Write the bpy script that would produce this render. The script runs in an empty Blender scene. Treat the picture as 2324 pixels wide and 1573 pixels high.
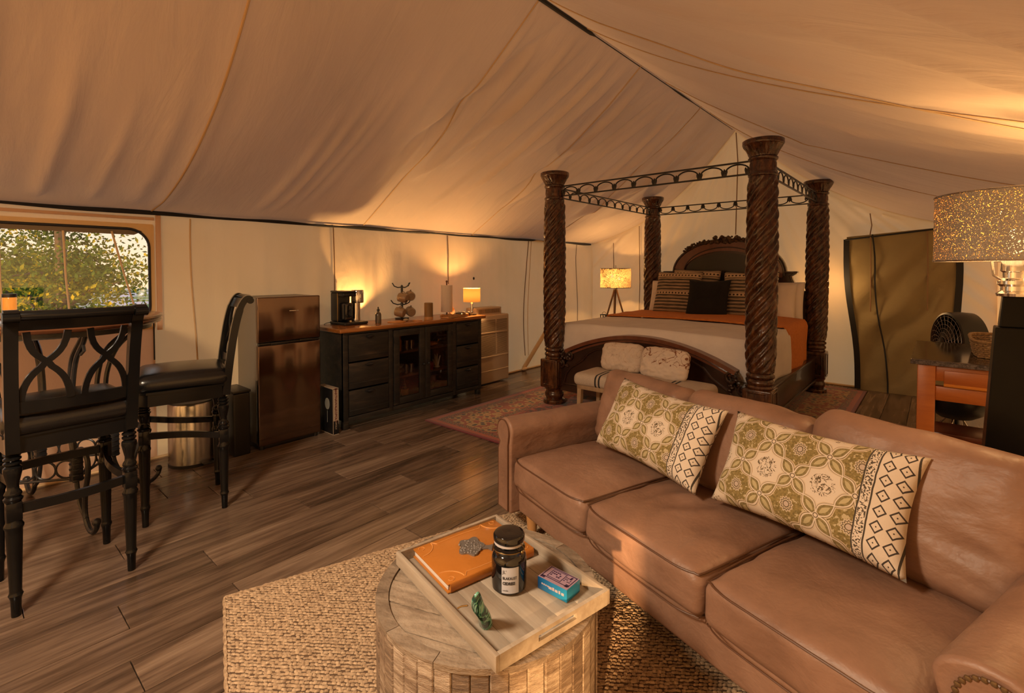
import bpy, bmesh, math, random
from mathutils import Vector, Matrix, Euler, noise
from math import pi, sin, cos, radians as R
random.seed(7)
S = bpy.context.scene
COL = S.collection

# ---------------------------------------------------------------- camera, sky, sun, exposure
cam_d = bpy.data.cameras.new('camera'); cam = bpy.data.objects.new('camera', cam_d); COL.objects.link(cam)
cam.location = (0, 0, 1.42); cam.rotation_euler = (R(90 - 1.481), 0, R(40.773))
cam_d.sensor_width = 36; cam_d.lens = 36 * 1122 / 2324; cam_d.shift_y = -0.0626; cam_d.clip_start = 0.02; cam_d.clip_end = 300
S.camera = cam
S.view_settings.view_transform = 'Standard'; S.view_settings.look = 'None'
S.view_settings.exposure = 0.47; S.view_settings.gamma = 1; S.view_settings.use_curve_mapping = False
S.cycles.max_bounces = 8; S.cycles.diffuse_bounces = 4; S.cycles.glossy_bounces = 4
S.cycles.transmission_bounces = 6; S.cycles.transparent_max_bounces = 12
S.cycles.caustics_reflective = False; S.cycles.caustics_refractive = False
S.cycles.use_denoising = True; S.cycles.sample_clamp_indirect = 6

w = bpy.data.worlds.new('sky'); S.world = w; w.use_nodes = True
wt = w.node_tree; wt.nodes.clear()
wo = wt.nodes.new('ShaderNodeOutputWorld'); wb = wt.nodes.new('ShaderNodeBackground')
tc = wt.nodes.new('ShaderNodeTexCoord'); sx = wt.nodes.new('ShaderNodeSeparateXYZ'); cr = wt.nodes.new('ShaderNodeValToRGB')
wt.links.new(tc.outputs['Generated'], sx.inputs[0]); wt.links.new(sx.outputs['Z'], cr.inputs[0])
cr.color_ramp.elements[0].position = 0.0; cr.color_ramp.elements[0].color = (1.0, .74, .48, 1)
cr.color_ramp.elements[1].position = 1.0; cr.color_ramp.elements[1].color = (.30, .42, .70, 1)
e = cr.color_ramp.elements.new(.25); e.color = (.82, .78, .78, 1)
wb.inputs['Strength'].default_value = 1.0
wt.links.new(cr.outputs[0], wb.inputs[0]); wt.links.new(wb.outputs[0], wo.inputs[0])

sun_d = bpy.data.lights.new('sun', 'SUN'); sun = bpy.data.objects.new('sun', sun_d); COL.objects.link(sun)
sun_d.energy = 6.0; sun_d.color = (1.0, .58, .25); sun_d.angle = R(1.2)
sun.rotation_euler = Vector((-.45, 1, -.26)).to_track_quat('-Z', 'Y').to_euler()
sun.location = (6, -10, 5)
LAMP_COL = (1.0, .57, .23)
P_MAIN, P_SIDE, P_TRI, P_UP, P_BED, P_FILL = 11, 22, 38, 34, 6, 290
FILL_COL = (1.0, .77, .52)

def lamp(name, loc, power, r=.03, col=LAMP_COL, spot=None, rot=None):
    d = bpy.data.lights.new(name, 'SPOT' if spot else 'POINT'); o = bpy.data.objects.new(name, d); COL.objects.link(o)
    d.energy = power; d.color = col; d.shadow_soft_size = r; o.location = loc
    if spot: d.spot_size = spot; d.spot_blend = .6
    if rot: o.rotation_euler = rot
    return o

# ---------------------------------------------------------------- helpers
def prop(o, label=None, cat=None, group=None, kind=None):
    if label: o['label'] = label
    if cat: o['category'] = cat
    if group: o['group'] = group
    if kind: o['kind'] = kind
    return o
def thing(name, label, cat, loc=(0, 0, 0), rz=0, group=None):
    o = bpy.data.objects.new(name, None); COL.objects.link(o); o.empty_display_size = .05
    o.location = loc; o.rotation_euler = (0, 0, rz)
    return prop(o, label, cat, group)
def mat_basis(o):
    return Matrix.LocRotScale(o.location, o.rotation_euler, o.scale)
def copy_tree(o, parent=None):
    c = o.copy(); COL.objects.link(c); c.parent = parent
    for ch in [x for x in KIDS.get(o.name, [])]:
        n = copy_tree(ch, c); KIDS.setdefault(c.name, []).append(n)
    return c
KIDS = {}
def link_obj(name, data, mat=None, parent=None, loc=None, rot=None):
    o = bpy.data.objects.new(name, data); COL.objects.link(o)
    if mat is not None and not data.materials: data.materials.append(mat)
    if parent is not None:
        o.parent = parent; KIDS.setdefault(parent.name, []).append(o)
    if loc is not None: o.location = loc
    if rot is not None: o.rotation_euler = rot
    return o

class MB:
    def __init__(s): s.v = []; s.f = []
    def add(s, vs, fs, M=None):
        k = len(s.v)
        s.v += [tuple(M @ Vector(p)) for p in vs] if M is not None else [tuple(p) for p in vs]
        s.f += [tuple(i + k for i in f) for f in fs]; return s
    def box(s, c, d, M=None):
        x, y, z = [q / 2 for q in d]
        vs = [(c[0] + a * x, c[1] + b * y, c[2] + e * z) for a in (-1, 1) for b in (-1, 1) for e in (-1, 1)]
        return s.add(vs, [(0, 1, 3, 2), (4, 6, 7, 5), (0, 4, 5, 1), (2, 3, 7, 6), (0, 2, 6, 4), (1, 5, 7, 3)], M)
    def rbox(s, c, d, r=.01, seg=1, n=(0, 0, 0), f=None, M=None):
        """box with rounded edges; n extra divisions per axis; f(p)->p displacement in local coords"""
        ax = []
        for h, k in zip([q / 2 for q in d], n):
            rr = min(r, h * .98); e = [-h + rr * i / seg for i in range(seg)]
            mid = [-h + rr + (2 * h - 2 * rr) * i / (k + 1) for i in range(k + 2)]
            ax.append(e + mid + [-q for q in reversed(e)])
        N = [len(a) for a in ax]; idx = {}; vs = []; fs = []
        H = [q / 2 for q in d]
        def V(i, j, k):
            key = (i, j, k)
            if key in idx: return idx[key]
            p = Vector((ax[0][i], ax[1][j], ax[2][k]))
            inn = Vector([max(-(h - min(r, h * .98)), min(h - min(r, h * .98), q)) for h, q in zip(H, p)])
            dd = p - inn; L = dd.length
            if L > 1e-9:
                m = max(abs(q) for q in dd); p = inn + dd / L * (m if seg > 1 else min(r, m))
            if f: p = Vector(f(p))
            idx[key] = len(vs); vs.append((p[0] + c[0], p[1] + c[1], p[2] + c[2])); return idx[key]
        for a in range(3):
            b, e = (a + 1) % 3, (a + 2) % 3
            for side in (0, N[a] - 1):
                for i in range(N[b] - 1):
                    for j in range(N[e] - 1):
                        q = []
                        for (u, v2) in ((i, j), (i + 1, j), (i + 1, j + 1), (i, j + 1)):
                            t = [0, 0, 0]; t[a] = side; t[b] = u; t[e] = v2; q.append(V(*t))
                        fs.append(tuple(q if side else q[::-1]))
        return s.add(vs, fs, M)
    def lathe(s, prof, c=(0, 0, 0), n=20, M=None, fn=None):
        vs = []; fs = []
        for (r, z) in prof:
            for i in range(n):
                a = 2 * pi * i / n; rr = fn(r, z, a) if fn else r
                vs.append((c[0] + rr * cos(a), c[1] + rr * sin(a), c[2] + z))
        for k in range(len(prof) - 1):
            for i in range(n):
                j = (i + 1) % n; fs.append((k * n + i, k * n + j, (k + 1) * n + j, (k + 1) * n + i))
        if prof[0][0] > 1e-6: fs.append(tuple(range(n))[::-1])
        if prof[-1][0] > 1e-6: fs.append(tuple((len(prof) - 1) * n + i for i in range(n)))
        return s.add(vs, fs, M)
    def tube(s, pts, r, n=8, closed=False, caps=True, flat=None):
        """flat=(axis Vector, factor): squash"""
        P = [Vector(p) for p in pts]; m = len(P); rs = r if isinstance(r, (list, tuple)) else [r] * m
        vs = []; fs = []; up = None
        for i in range(m):
            t = (P[(i + 1) % m] - P[i - 1]) if closed else (P[min(i + 1, m - 1)] - P[max(i - 1, 0)])
            if t.length < 1e-9: t = Vector((0, 0, 1))
            t.normalize()
            if up is None: up = Vector((0, 0, 1)) if abs(t.z) < .9 else Vector((1, 0, 0))
            a = up - t * up.dot(t)
            if a.length < 1e-6: a = t.orthogonal()
            a.normalize(); b = t.cross(a); up = a
            for k in range(n):
                q = 2 * pi * k / n + pi / n; off = a * cos(q) * rs[i] + b * sin(q) * rs[i]
                if flat: off -= flat[0] * off.dot(flat[0]) * (1 - flat[1])
                vs.append(P[i] + off)
        for i in range(m if closed else m - 1):
            for k in range(n):
                i2 = (i + 1) % m; k2 = (k + 1) % n
                fs.append((i * n + k, i * n + k2, i2 * n + k2, i2 * n + k))
        if not closed and caps:
            fs.append(tuple(range(n))[::-1]); fs.append(tuple((m - 1) * n + k for k in range(n)))
        return s.add(vs, fs)
    def cyl(s, a, b, r, r2=None, n=12): return s.tube([a, b], [r, r if r2 is None else r2], n)
    def ell(s, c, r, n=12, m=8, M=None, fn=None):
        vs = []; fs = []
        for j in range(m + 1):
            ph = pi * j / m
            for i in range(n):
                a = 2 * pi * i / n; k = fn(a, ph) if fn else 1
                vs.append((c[0] + r[0] * k * sin(ph) * cos(a), c[1] + r[1] * k * sin(ph) * sin(a), c[2] - r[2] * k * cos(ph)))
        for j in range(m):
            for i in range(n):
                i2 = (i + 1) % n; fs.append((j * n + i, j * n + i2, (j + 1) * n + i2, (j + 1) * n + i))
        return s.add(vs, fs, M)
    def prism(s, out, a, b, ax='y', M=None):
        """extrude a 2D outline from a to b along ax"""
        n = len(out)
        mk = {'y': lambda p, t: (p[0], t, p[1]), 'z': lambda p, t: (p[0], p[1], t), 'x': lambda p, t: (t, p[0], p[1])}[ax]
        vs = [mk(p, a) for p in out] + [mk(p, b) for p in out]
        fs = [tuple(range(n))[::-1], tuple(range(n, 2 * n))] + [(i, (i + 1) % n, n + (i + 1) % n, n + i) for i in range(n)]
        return s.add(vs, fs, M)
    def band(s, path, w, a, b, ax='y'):
        """flat strip of width w following a 2D path, thickness a..b"""
        n = len(path); L = []; Rr = []
        for i in range(n):
            p0 = Vector(path[max(i - 1, 0)]); p1 = Vector(path[min(i + 1, n - 1)]); t = (p1 - p0).normalized()
            ww = w[i] if isinstance(w, (list, tuple)) else w
            nn = Vector((-t.y, t.x)) * ww / 2; q = Vector(path[i]); L.append(q + nn); Rr.append(q - nn)
        mk = {'y': lambda p, t: (p[0], t, p[1]), 'z': lambda p, t: (p[0], p[1], t), 'x': lambda p, t: (t, p[0], p[1])}[ax]
        vs = []; fs = []
        for i in range(n): vs += [mk(L[i], a), mk(Rr[i], a), mk(Rr[i], b), mk(L[i], b)]
        for i in range(n - 1):
            for k in range(4): fs.append((4 * i + k, 4 * i + (k + 1) % 4, 4 * i + 4 + (k + 1) % 4, 4 * i + 4 + k))
        fs += [(3, 2, 1, 0), (4 * n - 4, 4 * n - 3, 4 * n - 2, 4 * n - 1)]
        return s.add(vs, fs)
    def grid(s, fn, nu, nv, skip=None, M=None):
        vs = [fn(i / nu, j / nv) for j in range(nv + 1) for i in range(nu + 1)]; fs = []
        for j in range(nv):
            for i in range(nu):
                if skip and skip((i + .5) / nu, (j + .5) / nv): continue
                a = j * (nu + 1) + i; fs.append((a, a + 1, a + nu + 2, a + nu + 1))
        return s.add(vs, fs, M)
    def mesh(s, name, smooth=True, ang=40, recalc=True):
        me = bpy.data.meshes.new(name); me.from_pydata(s.v, [], s.f)
        if recalc and len(s.f) < 60000:
            bm = bmesh.new(); bm.from_mesh(me); bmesh.ops.recalc_face_normals(bm, faces=bm.faces); bm.to_mesh(me); bm.free()
        if smooth:
            me.polygons.foreach_set('use_smooth', [True] * len(me.polygons)); me.set_sharp_from_angle(angle=R(ang))
        me.update(); return me
    def build(s, name, mat, parent=None, smooth=True, ang=40, loc=None, rot=None, recalc=True):
        return link_obj(name, s.mesh(name, smooth, ang, recalc), mat, parent, loc, rot)

def bez(p0, p1, p2, p3, n=10):
    p0, p1, p2, p3 = map(Vector, (p0, p1, p2, p3)); o = []
    for i in range(n + 1):
        t = i / n; o.append(p0 * (1 - t) ** 3 + p1 * 3 * t * (1 - t) ** 2 + p2 * 3 * t * t * (1 - t) + p3 * t ** 3)
    return o
def spline(pts, n=6):
    P = [Vector(p) for p in pts]; o = []
    for i in range(len(P) - 1):
        a = P[max(i - 1, 0)]; b = P[i]; c = P[i + 1]; d = P[min(i + 2, len(P) - 1)]
        for k in range(n):
            t = k / n
            o.append(.5 * ((2 * b) + (c - a) * t + (2 * a - 5 * b + 4 * c - d) * t * t + (3 * b - a - 3 * c + d) * t ** 3))
    o.append(P[-1]); return o
def nz(x, y, z=0, s=1): return noise.noise(Vector((x * s, y * s, z * s)))
def lerp(a, b, t): return a + (b - a) * t
def interp(tab, x):
    if x <= tab[0][0]: return tab[0][1]
    for (a, b), (c, d) in zip(tab, tab[1:]):
        if x <= c:
            t = (x - a) / (c - a); t = t * t * (3 - 2 * t); return b + (d - b) * t
    return tab[-1][1]

# ---------------------------------------------------------------- materials
class NT:
    def __init__(s, name):
        s.m = bpy.data.materials.new(name); s.m.use_nodes = True; s.t = s.m.node_tree
        s.b = s.t.nodes['Principled BSDF']; s.out = s.t.nodes['Material Output']
    def set(s, **k):
        names = dict(color='Base Color', rough='Roughness', metal='Metallic', spec='Specular IOR Level', coat='Coat Weight', coatr='Coat Roughness',
                     sheen='Sheen Weight', trans='Transmission Weight', ior='IOR', aniso='Anisotropic', alpha='Alpha', emis='Emission Color', emis_s='Emission Strength', normal='Normal')
        for a, v in k.items(): s.inp(s.b.inputs[names[a]], v)
        return s
    def inp(s, sock, v):
        if isinstance(v, bpy.types.NodeSocket): s.t.links.new(v, sock)
        elif isinstance(v, (tuple, list)) and len(v) == 3 and sock.type == 'RGBA': sock.default_value = (*v, 1)
        else: sock.default_value = v
    def n(s, t, props=None, **inputs):
        nd = s.t.nodes.new('ShaderNode' + t)
        for a, v in (props or {}).items(): setattr(nd, a, v)
        for a, v in inputs.items():
            s.inp(nd.inputs[int(a[1:])] if a[0] == '_' else nd.inputs[a], v)
        return nd
    def co(s, kind='Object', scale=(1, 1, 1), loc=(0, 0, 0), rot=(0, 0, 0), rnd=0):
        c = s.n('TexCoord').outputs[kind]
        if rnd:
            oi = s.n('ObjectInfo'); v = s.n('CombineXYZ', None, X=s.M('MULTIPLY', oi.outputs['Random'], rnd), Y=s.M('MULTIPLY', oi.outputs['Random'], rnd * 1.7), Z=0.0)
            c = s.n('VectorMath', {'operation': 'ADD'}, _0=c, _1=v.outputs[0]).outputs[0]
        m = s.n('Mapping', None, Vector=c, Location=loc, Rotation=rot, Scale=scale); return m.outputs[0]
    def noise(s, v, scale=5, detail=4, rough=.5, dist=0): return s.n('TexNoise', None, Vector=v, Scale=scale, Detail=detail, Roughness=rough, Distortion=dist).outputs[0]
    def voro(s, v, scale=5, feat='F1', out='Distance'): return s.n('TexVoronoi', {'feature': feat}, Vector=v, Scale=scale).outputs[out]
    def ramp(s, f, stops, interp='LINEAR'):
        r = s.n('ValToRGB', None, Fac=f); cr = r.color_ramp; cr.interpolation = interp
        while len(cr.elements) < len(stops): cr.elements.new(.5)
        for e, (p, c) in zip(cr.elements, stops): e.position = p; e.color = (*c, 1) if len(c) == 3 else c
        return r.outputs[0]
    def M(s, op, a, b=0.0, c=None, clamp=False):
        k = dict(_0=a, _1=b)
        if c is not None: k['_2'] = c
        return s.n('Math', {'operation': op, 'use_clamp': clamp}, **k).outputs[0]
    def mix(s, f, a, b, mode='MIX'):
        nd = s.t.nodes.new('ShaderNodeMix'); nd.data_type = 'RGBA'; nd.blend_type = mode
        s.inp(nd.inputs[0], f); s.inp(nd.inputs[6], a); s.inp(nd.inputs[7], b); return nd.outputs[2]
    def bump(s, h, strength=.5, dist=.01, normal=None):
        k = dict(Height=h, Strength=strength, Distance=dist)
        if normal is not None: k['Normal'] = normal
        return s.n('Bump', None, **k).outputs[0]
def plain(name, color, rough=.5, metal=0, **k): return NT(name).set(color=color, rough=rough, metal=metal, **k).m
def mottled(name, c1, c2, rough=.5, scale=8, bump=.2, dist=.004, stretch=(1, 1, 1), detail=5, rnd=3, bs=None, **k):
    t = NT(name); v = t.co(scale=stretch, rnd=rnd); f = t.noise(v, scale, detail, .6)
    t.set(color=t.ramp(f, [(.3, c1), (.7, c2)]), rough=rough, **k)
    if bump: t.set(normal=t.bump(t.noise(v, bs or scale * 4, 4), bump, dist))
    return t.m

def canvas_mat(name, c1, c2, transl=.35, stretch=(1, 1, 1)):
    t = NT(name); v = t.co(); f = t.noise(v, 1.3, 3)
    c = t.ramp(f, [(.3, c1), (.7, c2)])
    h = t.noise(t.co(scale=stretch), 3.0, 5, .5, .4); h2 = t.noise(v, 300, 2)
    nrm = t.bump(h2, .08, .001, t.bump(h, .6, .03))
    d = t.n('BsdfDiffuse', None, Color=c, Normal=nrm); tr = t.n('BsdfTranslucent', None, Color=c, Normal=nrm)
    mx = t.n('MixShader', None, Fac=transl); t.t.links.new(d.outputs[0], mx.inputs[1]); t.t.links.new(tr.outputs[0], mx.inputs[2])
    t.t.links.new(mx.outputs[0], t.out.inputs[0]); return t.m
CANVAS = canvas_mat('tent_canvas', (.80, .56, .28), (.86, .62, .33), .34, (.6, 1, .6))
ROOFC = canvas_mat('roof_canvas', (.64, .50, .345), (.70, .55, .385), .08, (.5, 2.2, .5))
DOORC = canvas_mat('door_canvas', (.30, .235, .125), (.36, .28, .15), .12)
SEAMC = canvas_mat('canvas_seam', (.70, .49, .28), (.76, .55, .32), .15)
FLAPC = canvas_mat('window_flap_canvas', (.80, .58, .40), (.85, .62, .44), .50)
BLACKTAPE = plain('black_tape', (.008, .008, .010), .6)
CORD = plain('cord', (.25, .15, .08), .8)

def wood(name, stops, scale=(14, 1.2, 14), rough=.4, coat=0, bump=.15, rnd=9, toneamp=.0, nsc=2.5, dist=.002):
    t = NT(name); v = t.co(scale=scale, rnd=rnd); f = t.noise(v, nsc, 6, .62, .35)
    f2 = t.noise(t.co(scale=(scale[0] * .25, scale[1] * .6, scale[2] * .25), rnd=rnd), nsc, 3)
    f = t.M('ADD', t.M('MULTIPLY', f, .65), t.M('MULTIPLY', f2, .35))
    if toneamp:
        oi = t.n('ObjectInfo').outputs['Random']; f = t.M('ADD', f, t.M('MULTIPLY', t.M('SUBTRACT', oi, .5), toneamp))
    t.set(color=t.ramp(f, stops), rough=rough, coat=coat, coatr=.2)
    fine = t.noise(t.co(scale=(scale[0] * 6, scale[1] * 2, scale[2] * 6), rnd=rnd), nsc, 4)
    t.set(normal=t.bump(fine, bump, dist)); return t.m
PLANK = wood('floor_plank_wood', [(.28, (.038, .024, .016)), (.42, (.085, .054, .037)), (.55, (.155, .103, .072)), (.70, (.25, .178, .128))], scale=(11, .8, 11), rough=.25, toneamp=.17, bump=.12)
GAP = plain('plank_gap', (.008, .005, .004), .8)
BLACKWOOD = mottled('black_painted_wood', (.0035, .0035, .004), (.006, .006, .006), .17, 6, .03, spec=.28)
BLACKSEAT = mottled('black_leather', (.004, .004, .005), (.007, .007, .007), .22, 5, .25, .002, bs=160)
IRON = mottled('wrought_iron', (.010, .011, .013), (.02, .02, .022), .35, 20, .3)
STEEL = plain('stainless_steel', (.55, .54, .52), .22, 1)
CHROME = plain('chrome', (.75, .73, .70), .12, 1)
def brushed(name, c, rough, aniso=.8):
    t = NT(name); t.set(color=c, rough=rough, metal=1, aniso=aniso)
    t.set(normal=t.bump(t.noise(t.co(scale=(.6, 1.0, .02)), 4, 1), .5, .04)); return t.m
FRIDGE = brushed('dark_brushed_steel', (.20, .145, .12), .14, .3)
FRIDGESIDE = plain('fridge_side_grey', (.23, .20, .155), .45, .2)
PLASTIC = plain('black_plastic', (.012, .012, .012), .35)
GLASS = NT('clear_glass').set(color=(1, 1, 1), rough=.02, trans=1, ior=1.45).m
def thin_glass(name, tint=(.97, .97, .97), refl=.07):
    t = NT(name); a = t.n('BsdfTransparent', None, Color=tint); g = t.n('BsdfGlossy', None, Color=(1, 1, 1), Roughness=.03)
    mx = t.n('MixShader', None, Fac=refl); t.t.links.new(a.outputs[0], mx.inputs[1]); t.t.links.new(g.outputs[0], mx.inputs[2]); t.t.links.new(mx.outputs[0], t.out.inputs[0]); return t.m
PANE = thin_glass('window_pane'); CABPANE = thin_glass('cabinet_pane', (.75, .72, .68), .08)
PAINT = wood('worn_black_paint', [(.3, (.007, .008, .009)), (.50, (.016, .015, .014)), (.62, (.036, .027, .020)), (.74, (.10, .062, .038))], scale=(8, 2, 12), rough=.48, bump=.8)
TOPWOOD = wood('honey_wood', [(.3, (.22, .07, .015)), (.7, (.42, .16, .035))], scale=(14, 1.2, 14), rough=.22, coat=.3)
TABLEWOOD = wood('pub_table_wood', [(.3, (.05, .017, .008)), (.7, (.16, .06, .025))], scale=(14, 1.2, 14), rough=.15, coat=.6)
PINE = wood('orange_pine', [(.3, (.30, .075, .012)), (.7, (.46, .14, .025))], scale=(1.5, 1.5, 10), rough=.35)
def bedwood(name='carved_bed_wood'):
    t = NT(name); v = t.co(scale=(1, 1, .35), rnd=3); f = t.noise(v, 22, 6, .65)
    t.set(color=t.ramp(f, [(.35, (.020, .007, .003)), (.55, (.075, .026, .009)), (.75, (.19, .075, .022))]), rough=.27, coat=.3, coatr=.2)
    t.set(normal=t.bump(t.noise(v, 45, 4), .35, .004)); return t.m
BEDWOOD = bedwood()
BEDDARK = mottled('dark_bed_panel', (.018, .008, .005), (.045, .018, .010), .3, 5, .1, coat=.3)
MAHOG = mottled('mahogany_band', (.10, .032, .016), (.17, .06, .03), .28, 4, .1, stretch=(3, 3, 1), coat=.3)
RUSTIC = wood('rustic_grey_wood', [(.28, (.095, .065, .045)), (.5, (.20, .15, .108)), (.72, (.34, .27, .205))], scale=(4, 14, 14), rough=.6, bump=.9, toneamp=.25, dist=.004)
STAVE = wood('carved_stave_wood', [(.30, (.10, .062, .040)), (.48, (.26, .18, .12)), (.66, (.54, .43, .33))], scale=(6, 6, 40), rough=.6, bump=1.0, toneamp=.22, dist=.006)
TRAYW = wood('whitewashed_tray_wood', [(.28, (.20, .155, .115)), (.5, (.32, .265, .21)), (.72, (.45, .39, .325))], scale=(1.2, 12, 12), rough=.45, bump=.3, toneamp=.15)
BENCHW = wood('pale_bench_wood', [(.3, (.24, .15, .085)), (.7, (.42, .29, .17))], scale=(8, 8, 3), rough=.55)
LEGW = wood('light_leg_wood', [(.3, (.38, .19, .07)), (.7, (.52, .28, .11))], scale=(8, 8, 2), rough=.4)

def leather(name, c1, c2, c3):
    t = NT(name); v = t.co(rnd=2); f = t.noise(v, 3.2, 6, .6)
    w_ = t.voro(v, 130, 'DISTANCE_TO_EDGE'); wr = t.noise(t.co(scale=(1.2, 1, 1.8), rnd=4), 6, 4, .55, .25)
    t.set(color=t.ramp(f, [(.3, c1), (.52, c2), (.75, c3)]), rough=.46, spec=.38)
    t.set(normal=t.bump(w_, .12, .002, t.bump(wr, .5, .02))); return t.m
LEATHER = leather('tan_leather', (.175, .094, .062), (.235, .131, .088), (.31, .18, .124))
PIPING = plain('leather_piping', (.09, .038, .018), .45)
JUTE = mottled('jute_fibre', (.22, .14, .08), (.56, .41, .27), .85, 60, .5, .002, rnd=0)
JUTEBACK = plain('jute_backing', (.10, .06, .035), .95)
LINEN = mottled('white_linen', (.64, .59, .57), (.72, .67, .64), .9, 5, .35, .01, bs=14)
PILLOWW = mottled('white_pillowcase', (.70, .61, .53), (.78, .68, .59), .9, 5, .3, .008, bs=10)
ORANGE = mottled('orange_quilt', (.50, .155, .030), (.62, .21, .045), .9, 40, .6, .004, bs=90)
BLACKV = mottled('black_velvet', (.004, .0035, .003), (.010, .008, .006), .95, 4, .2, .01)
CERAM = plain('glazed_ceramic', (.35, .27, .18), .3)
PAPER = plain('white_paper', (.68, .60, .54), .9)
# ---------------------------------------------------------------- the tent shell
XL, XR, RX, RZ, EZ, YB, YF = -4.43, .50, -2.145, 3.34, 1.845, 7.2, -2.2
rf = random.Random(3)
SAGL = [(-2.2, .20), (0, .30), (1.1, .36), (2.2, .10), (3, .05), (5, .07), (6.4, .17), (7.2, .30)]
SAGR = [(-2.2, .12), (3, .12), (5, .14), (6.4, .22), (7.2, .30)]
FOLDL = []
for i in range(10):   # soft folds near the window end, running down the slope
    y = -1.0 + i * .23 + rf.uniform(-.05, .05); FOLDL.append((y, y + rf.uniform(-.1, .1), rf.uniform(.03, .07), rf.uniform(.006, .016), 0, rf.uniform(.5, .9)))
for y0, y1, wd, am, ta, tb in [(1.72, 1.95, .05, .020, .05, .6), (1.85, 2.1, .04, .022, .05, .65), (1.97, 2.25, .035, .016, .08, .7), (2.1, 2.3, .05, .014, .1, .8), (2.35, 2.5, .06, .010, .1, .9),
                               (2.72, 2.88, .03, .02, .3, 1), (2.9, 3.1, .04, .02, .3, 1), (2.6, 2.75, .03, .014, .1, .8)]: FOLDL.append((y0, y1, wd, am, ta, tb))
for i in range(20):   # long diagonal folds towards the gable
    y1 = 3.15 + i * .21 + rf.uniform(-.06, .06); FOLDL.append((y1 - rf.uniform(.0, 1.1), y1, rf.uniform(.025, .06), rf.uniform(.014, .030) * rf.choice((1, 1, -1)), rf.uniform(.1, .5), 1.05))
FOLDR = []
for i in range(12):
    y1 = -.5 + i * .6 + rf.uniform(-.2, .2); FOLDR.append((y1 - rf.uniform(-.1, 1.2), y1, rf.uniform(.05, .14), rf.uniform(.006, .016), rf.uniform(0, .3), 1.0))
for i in range(6): FOLDR.append((2.68 + (i - 2.5) * .22, 2.68 + (i - 2.5) * 1.2, .04, .012, .0, .6))
def folds(tab, Y, t):
    z = 0
    for (y0, y1, wd, am, ta, tb) in tab:
        yc = y0 + (y1 - y0) * t; d = (Y - yc) / wd
        if abs(d) < 3:
            env = max(0, min(1, (t - ta) / .15)) * max(0, min(1, (tb - t) / .2)); z += am * env * math.exp(-d * d)
    return z
def roofL(Y, t, off=0):
    x = lerp(XL, RX, t); z = lerp(EZ, RZ, t) - interp(SAGL, Y) * 4 * t * (1 - t) * (.75 + .5 * t)
    z -= (2.2 + .5 * min(1, max(0, (Y - 2.8) / .6))) * folds(FOLDL, Y, t) * min(1, 10 * t, 14 * (1 - t)); z += .012 * nz(Y * .9, t * 2.2, 3) * 4 * t * (1 - t)
    return (x + off * .5, Y, z - off * .85)
def roofR(Y, t, off=0):
    x = lerp(XR, RX, t); z = lerp(EZ, RZ, t) - interp(SAGR, Y) * 4 * t * (1 - t)
    z -= 1.8 * folds(FOLDR, Y, t) * min(1, 12 * t, 14 * (1 - t)); z += .02 * nz(Y * .6, t * 1.6, 9) * 4 * t * (1 - t)
    return (x - off * .5, Y, z - off * .85)
m = MB(); m.grid(lambda u, v: roofL(lerp(YF, YB + .02, u), v), 680, 130)
m.grid(lambda u, v: roofR(lerp(YF, YB + .02, u), v), 360, 90)
ceiling = prop(m.build('ceiling', ROOFC, recalc=False, ang=80), kind='structure')
for Y in (1.03, 2.8, 4.35, 5.9):
    m = MB(); m.tube([roofL(Y + .0 * t, t / 60, .004) for t in range(61)], .007, 6, flat=(Vector((0, 0, 1)), .35)); m.build('seam', SEAMC, ceiling)
for Y in (1.5, 2.7, 3.4, 4.9, 6.2):
    m = MB(); m.tube([roofR(Y - .9 * (1 - t / 60) * (Y > 3), t / 60, .004) for t in range(61)], .007, 6, flat=(Vector((0, 0, 1)), .35)); m.build('seam', SEAMC, ceiling)

# black tapes along eave and ridge
m = MB(); pts = []; rr = []
for i in range(130):
    Y = YF + .1 + i * (YB - YF - .2) / 129; pts.append((XL + .035, Y, EZ - .006 - .012 * sin((Y - 1.03) * 3.5) ** 2 * .5)); rr.append(.007 + .018 * abs(nz(Y * 1.6, 2.3)) + .003)
m.tube(pts, rr, 6); prop(m.build('trim_1', BLACKTAPE), kind='structure')
m = MB(); pts = []; rr = []
for i in range(110):
    Y = YF + .1 + i * (YB - YF - .2) / 109; pts.append((RX - .012, Y, RZ - .012 - interp([(-2, 0), (9, 0)], Y))); rr.append(.004 + .016 * max(0, nz(Y * 1.3, 5.5)) + (.012 if 2.4 < Y < 3.5 else 0))
m.tube(pts, rr, 6); prop(m.build('trim_2', BLACKTAPE), kind='structure')

# left wall with window opening
WY0, WY1, WZ0, WZ1 = -1.30, 1.03, 1.0, 1.735
def wl(Y, z):
    d = 0
    if Y > 1.06:
        e = min(1, (Y - 1.12) / .2); top = min(1, (EZ - z) / .25)
        d = e * top * (.035 * nz(Y * 3.2, z * .35, 1) + .018 * nz(Y * 8, z * .6, 4) + .01 * nz(Y * 17, z * .5, 6))
        if 5.0 < Y < 7.0: d += .05 * math.exp(-((Y - 6.0 + (z - .9) * .35) / .35) ** 2)
        d += .03 * math.exp(-((Y - 2.3 - .03 * z) / .05) ** 2) * (1 if z > .9 else .3)
    return (XL + max(-.02, d), Y, z)
ys = sorted(set([YF, WY0, WY1] + [YF + (WY0 - YF) * i / 4 for i in range(5)] + [WY0 + (WY1 - WY0) * i / 24 for i in range(25)] + [WY1 + (YB - WY1) * i / 170 for i in range(171)]))
zs = sorted(set([0, WZ0, WZ1, EZ] + [WZ0 * i / 14 for i in range(15)] + [WZ0 + (WZ1 - WZ0) * i / 10 for i in range(11)] + [WZ1 + (EZ - WZ1) * i / 3 for i in range(4)]))
m = MB(); nu, nv = len(ys) - 1, len(zs) - 1
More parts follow.
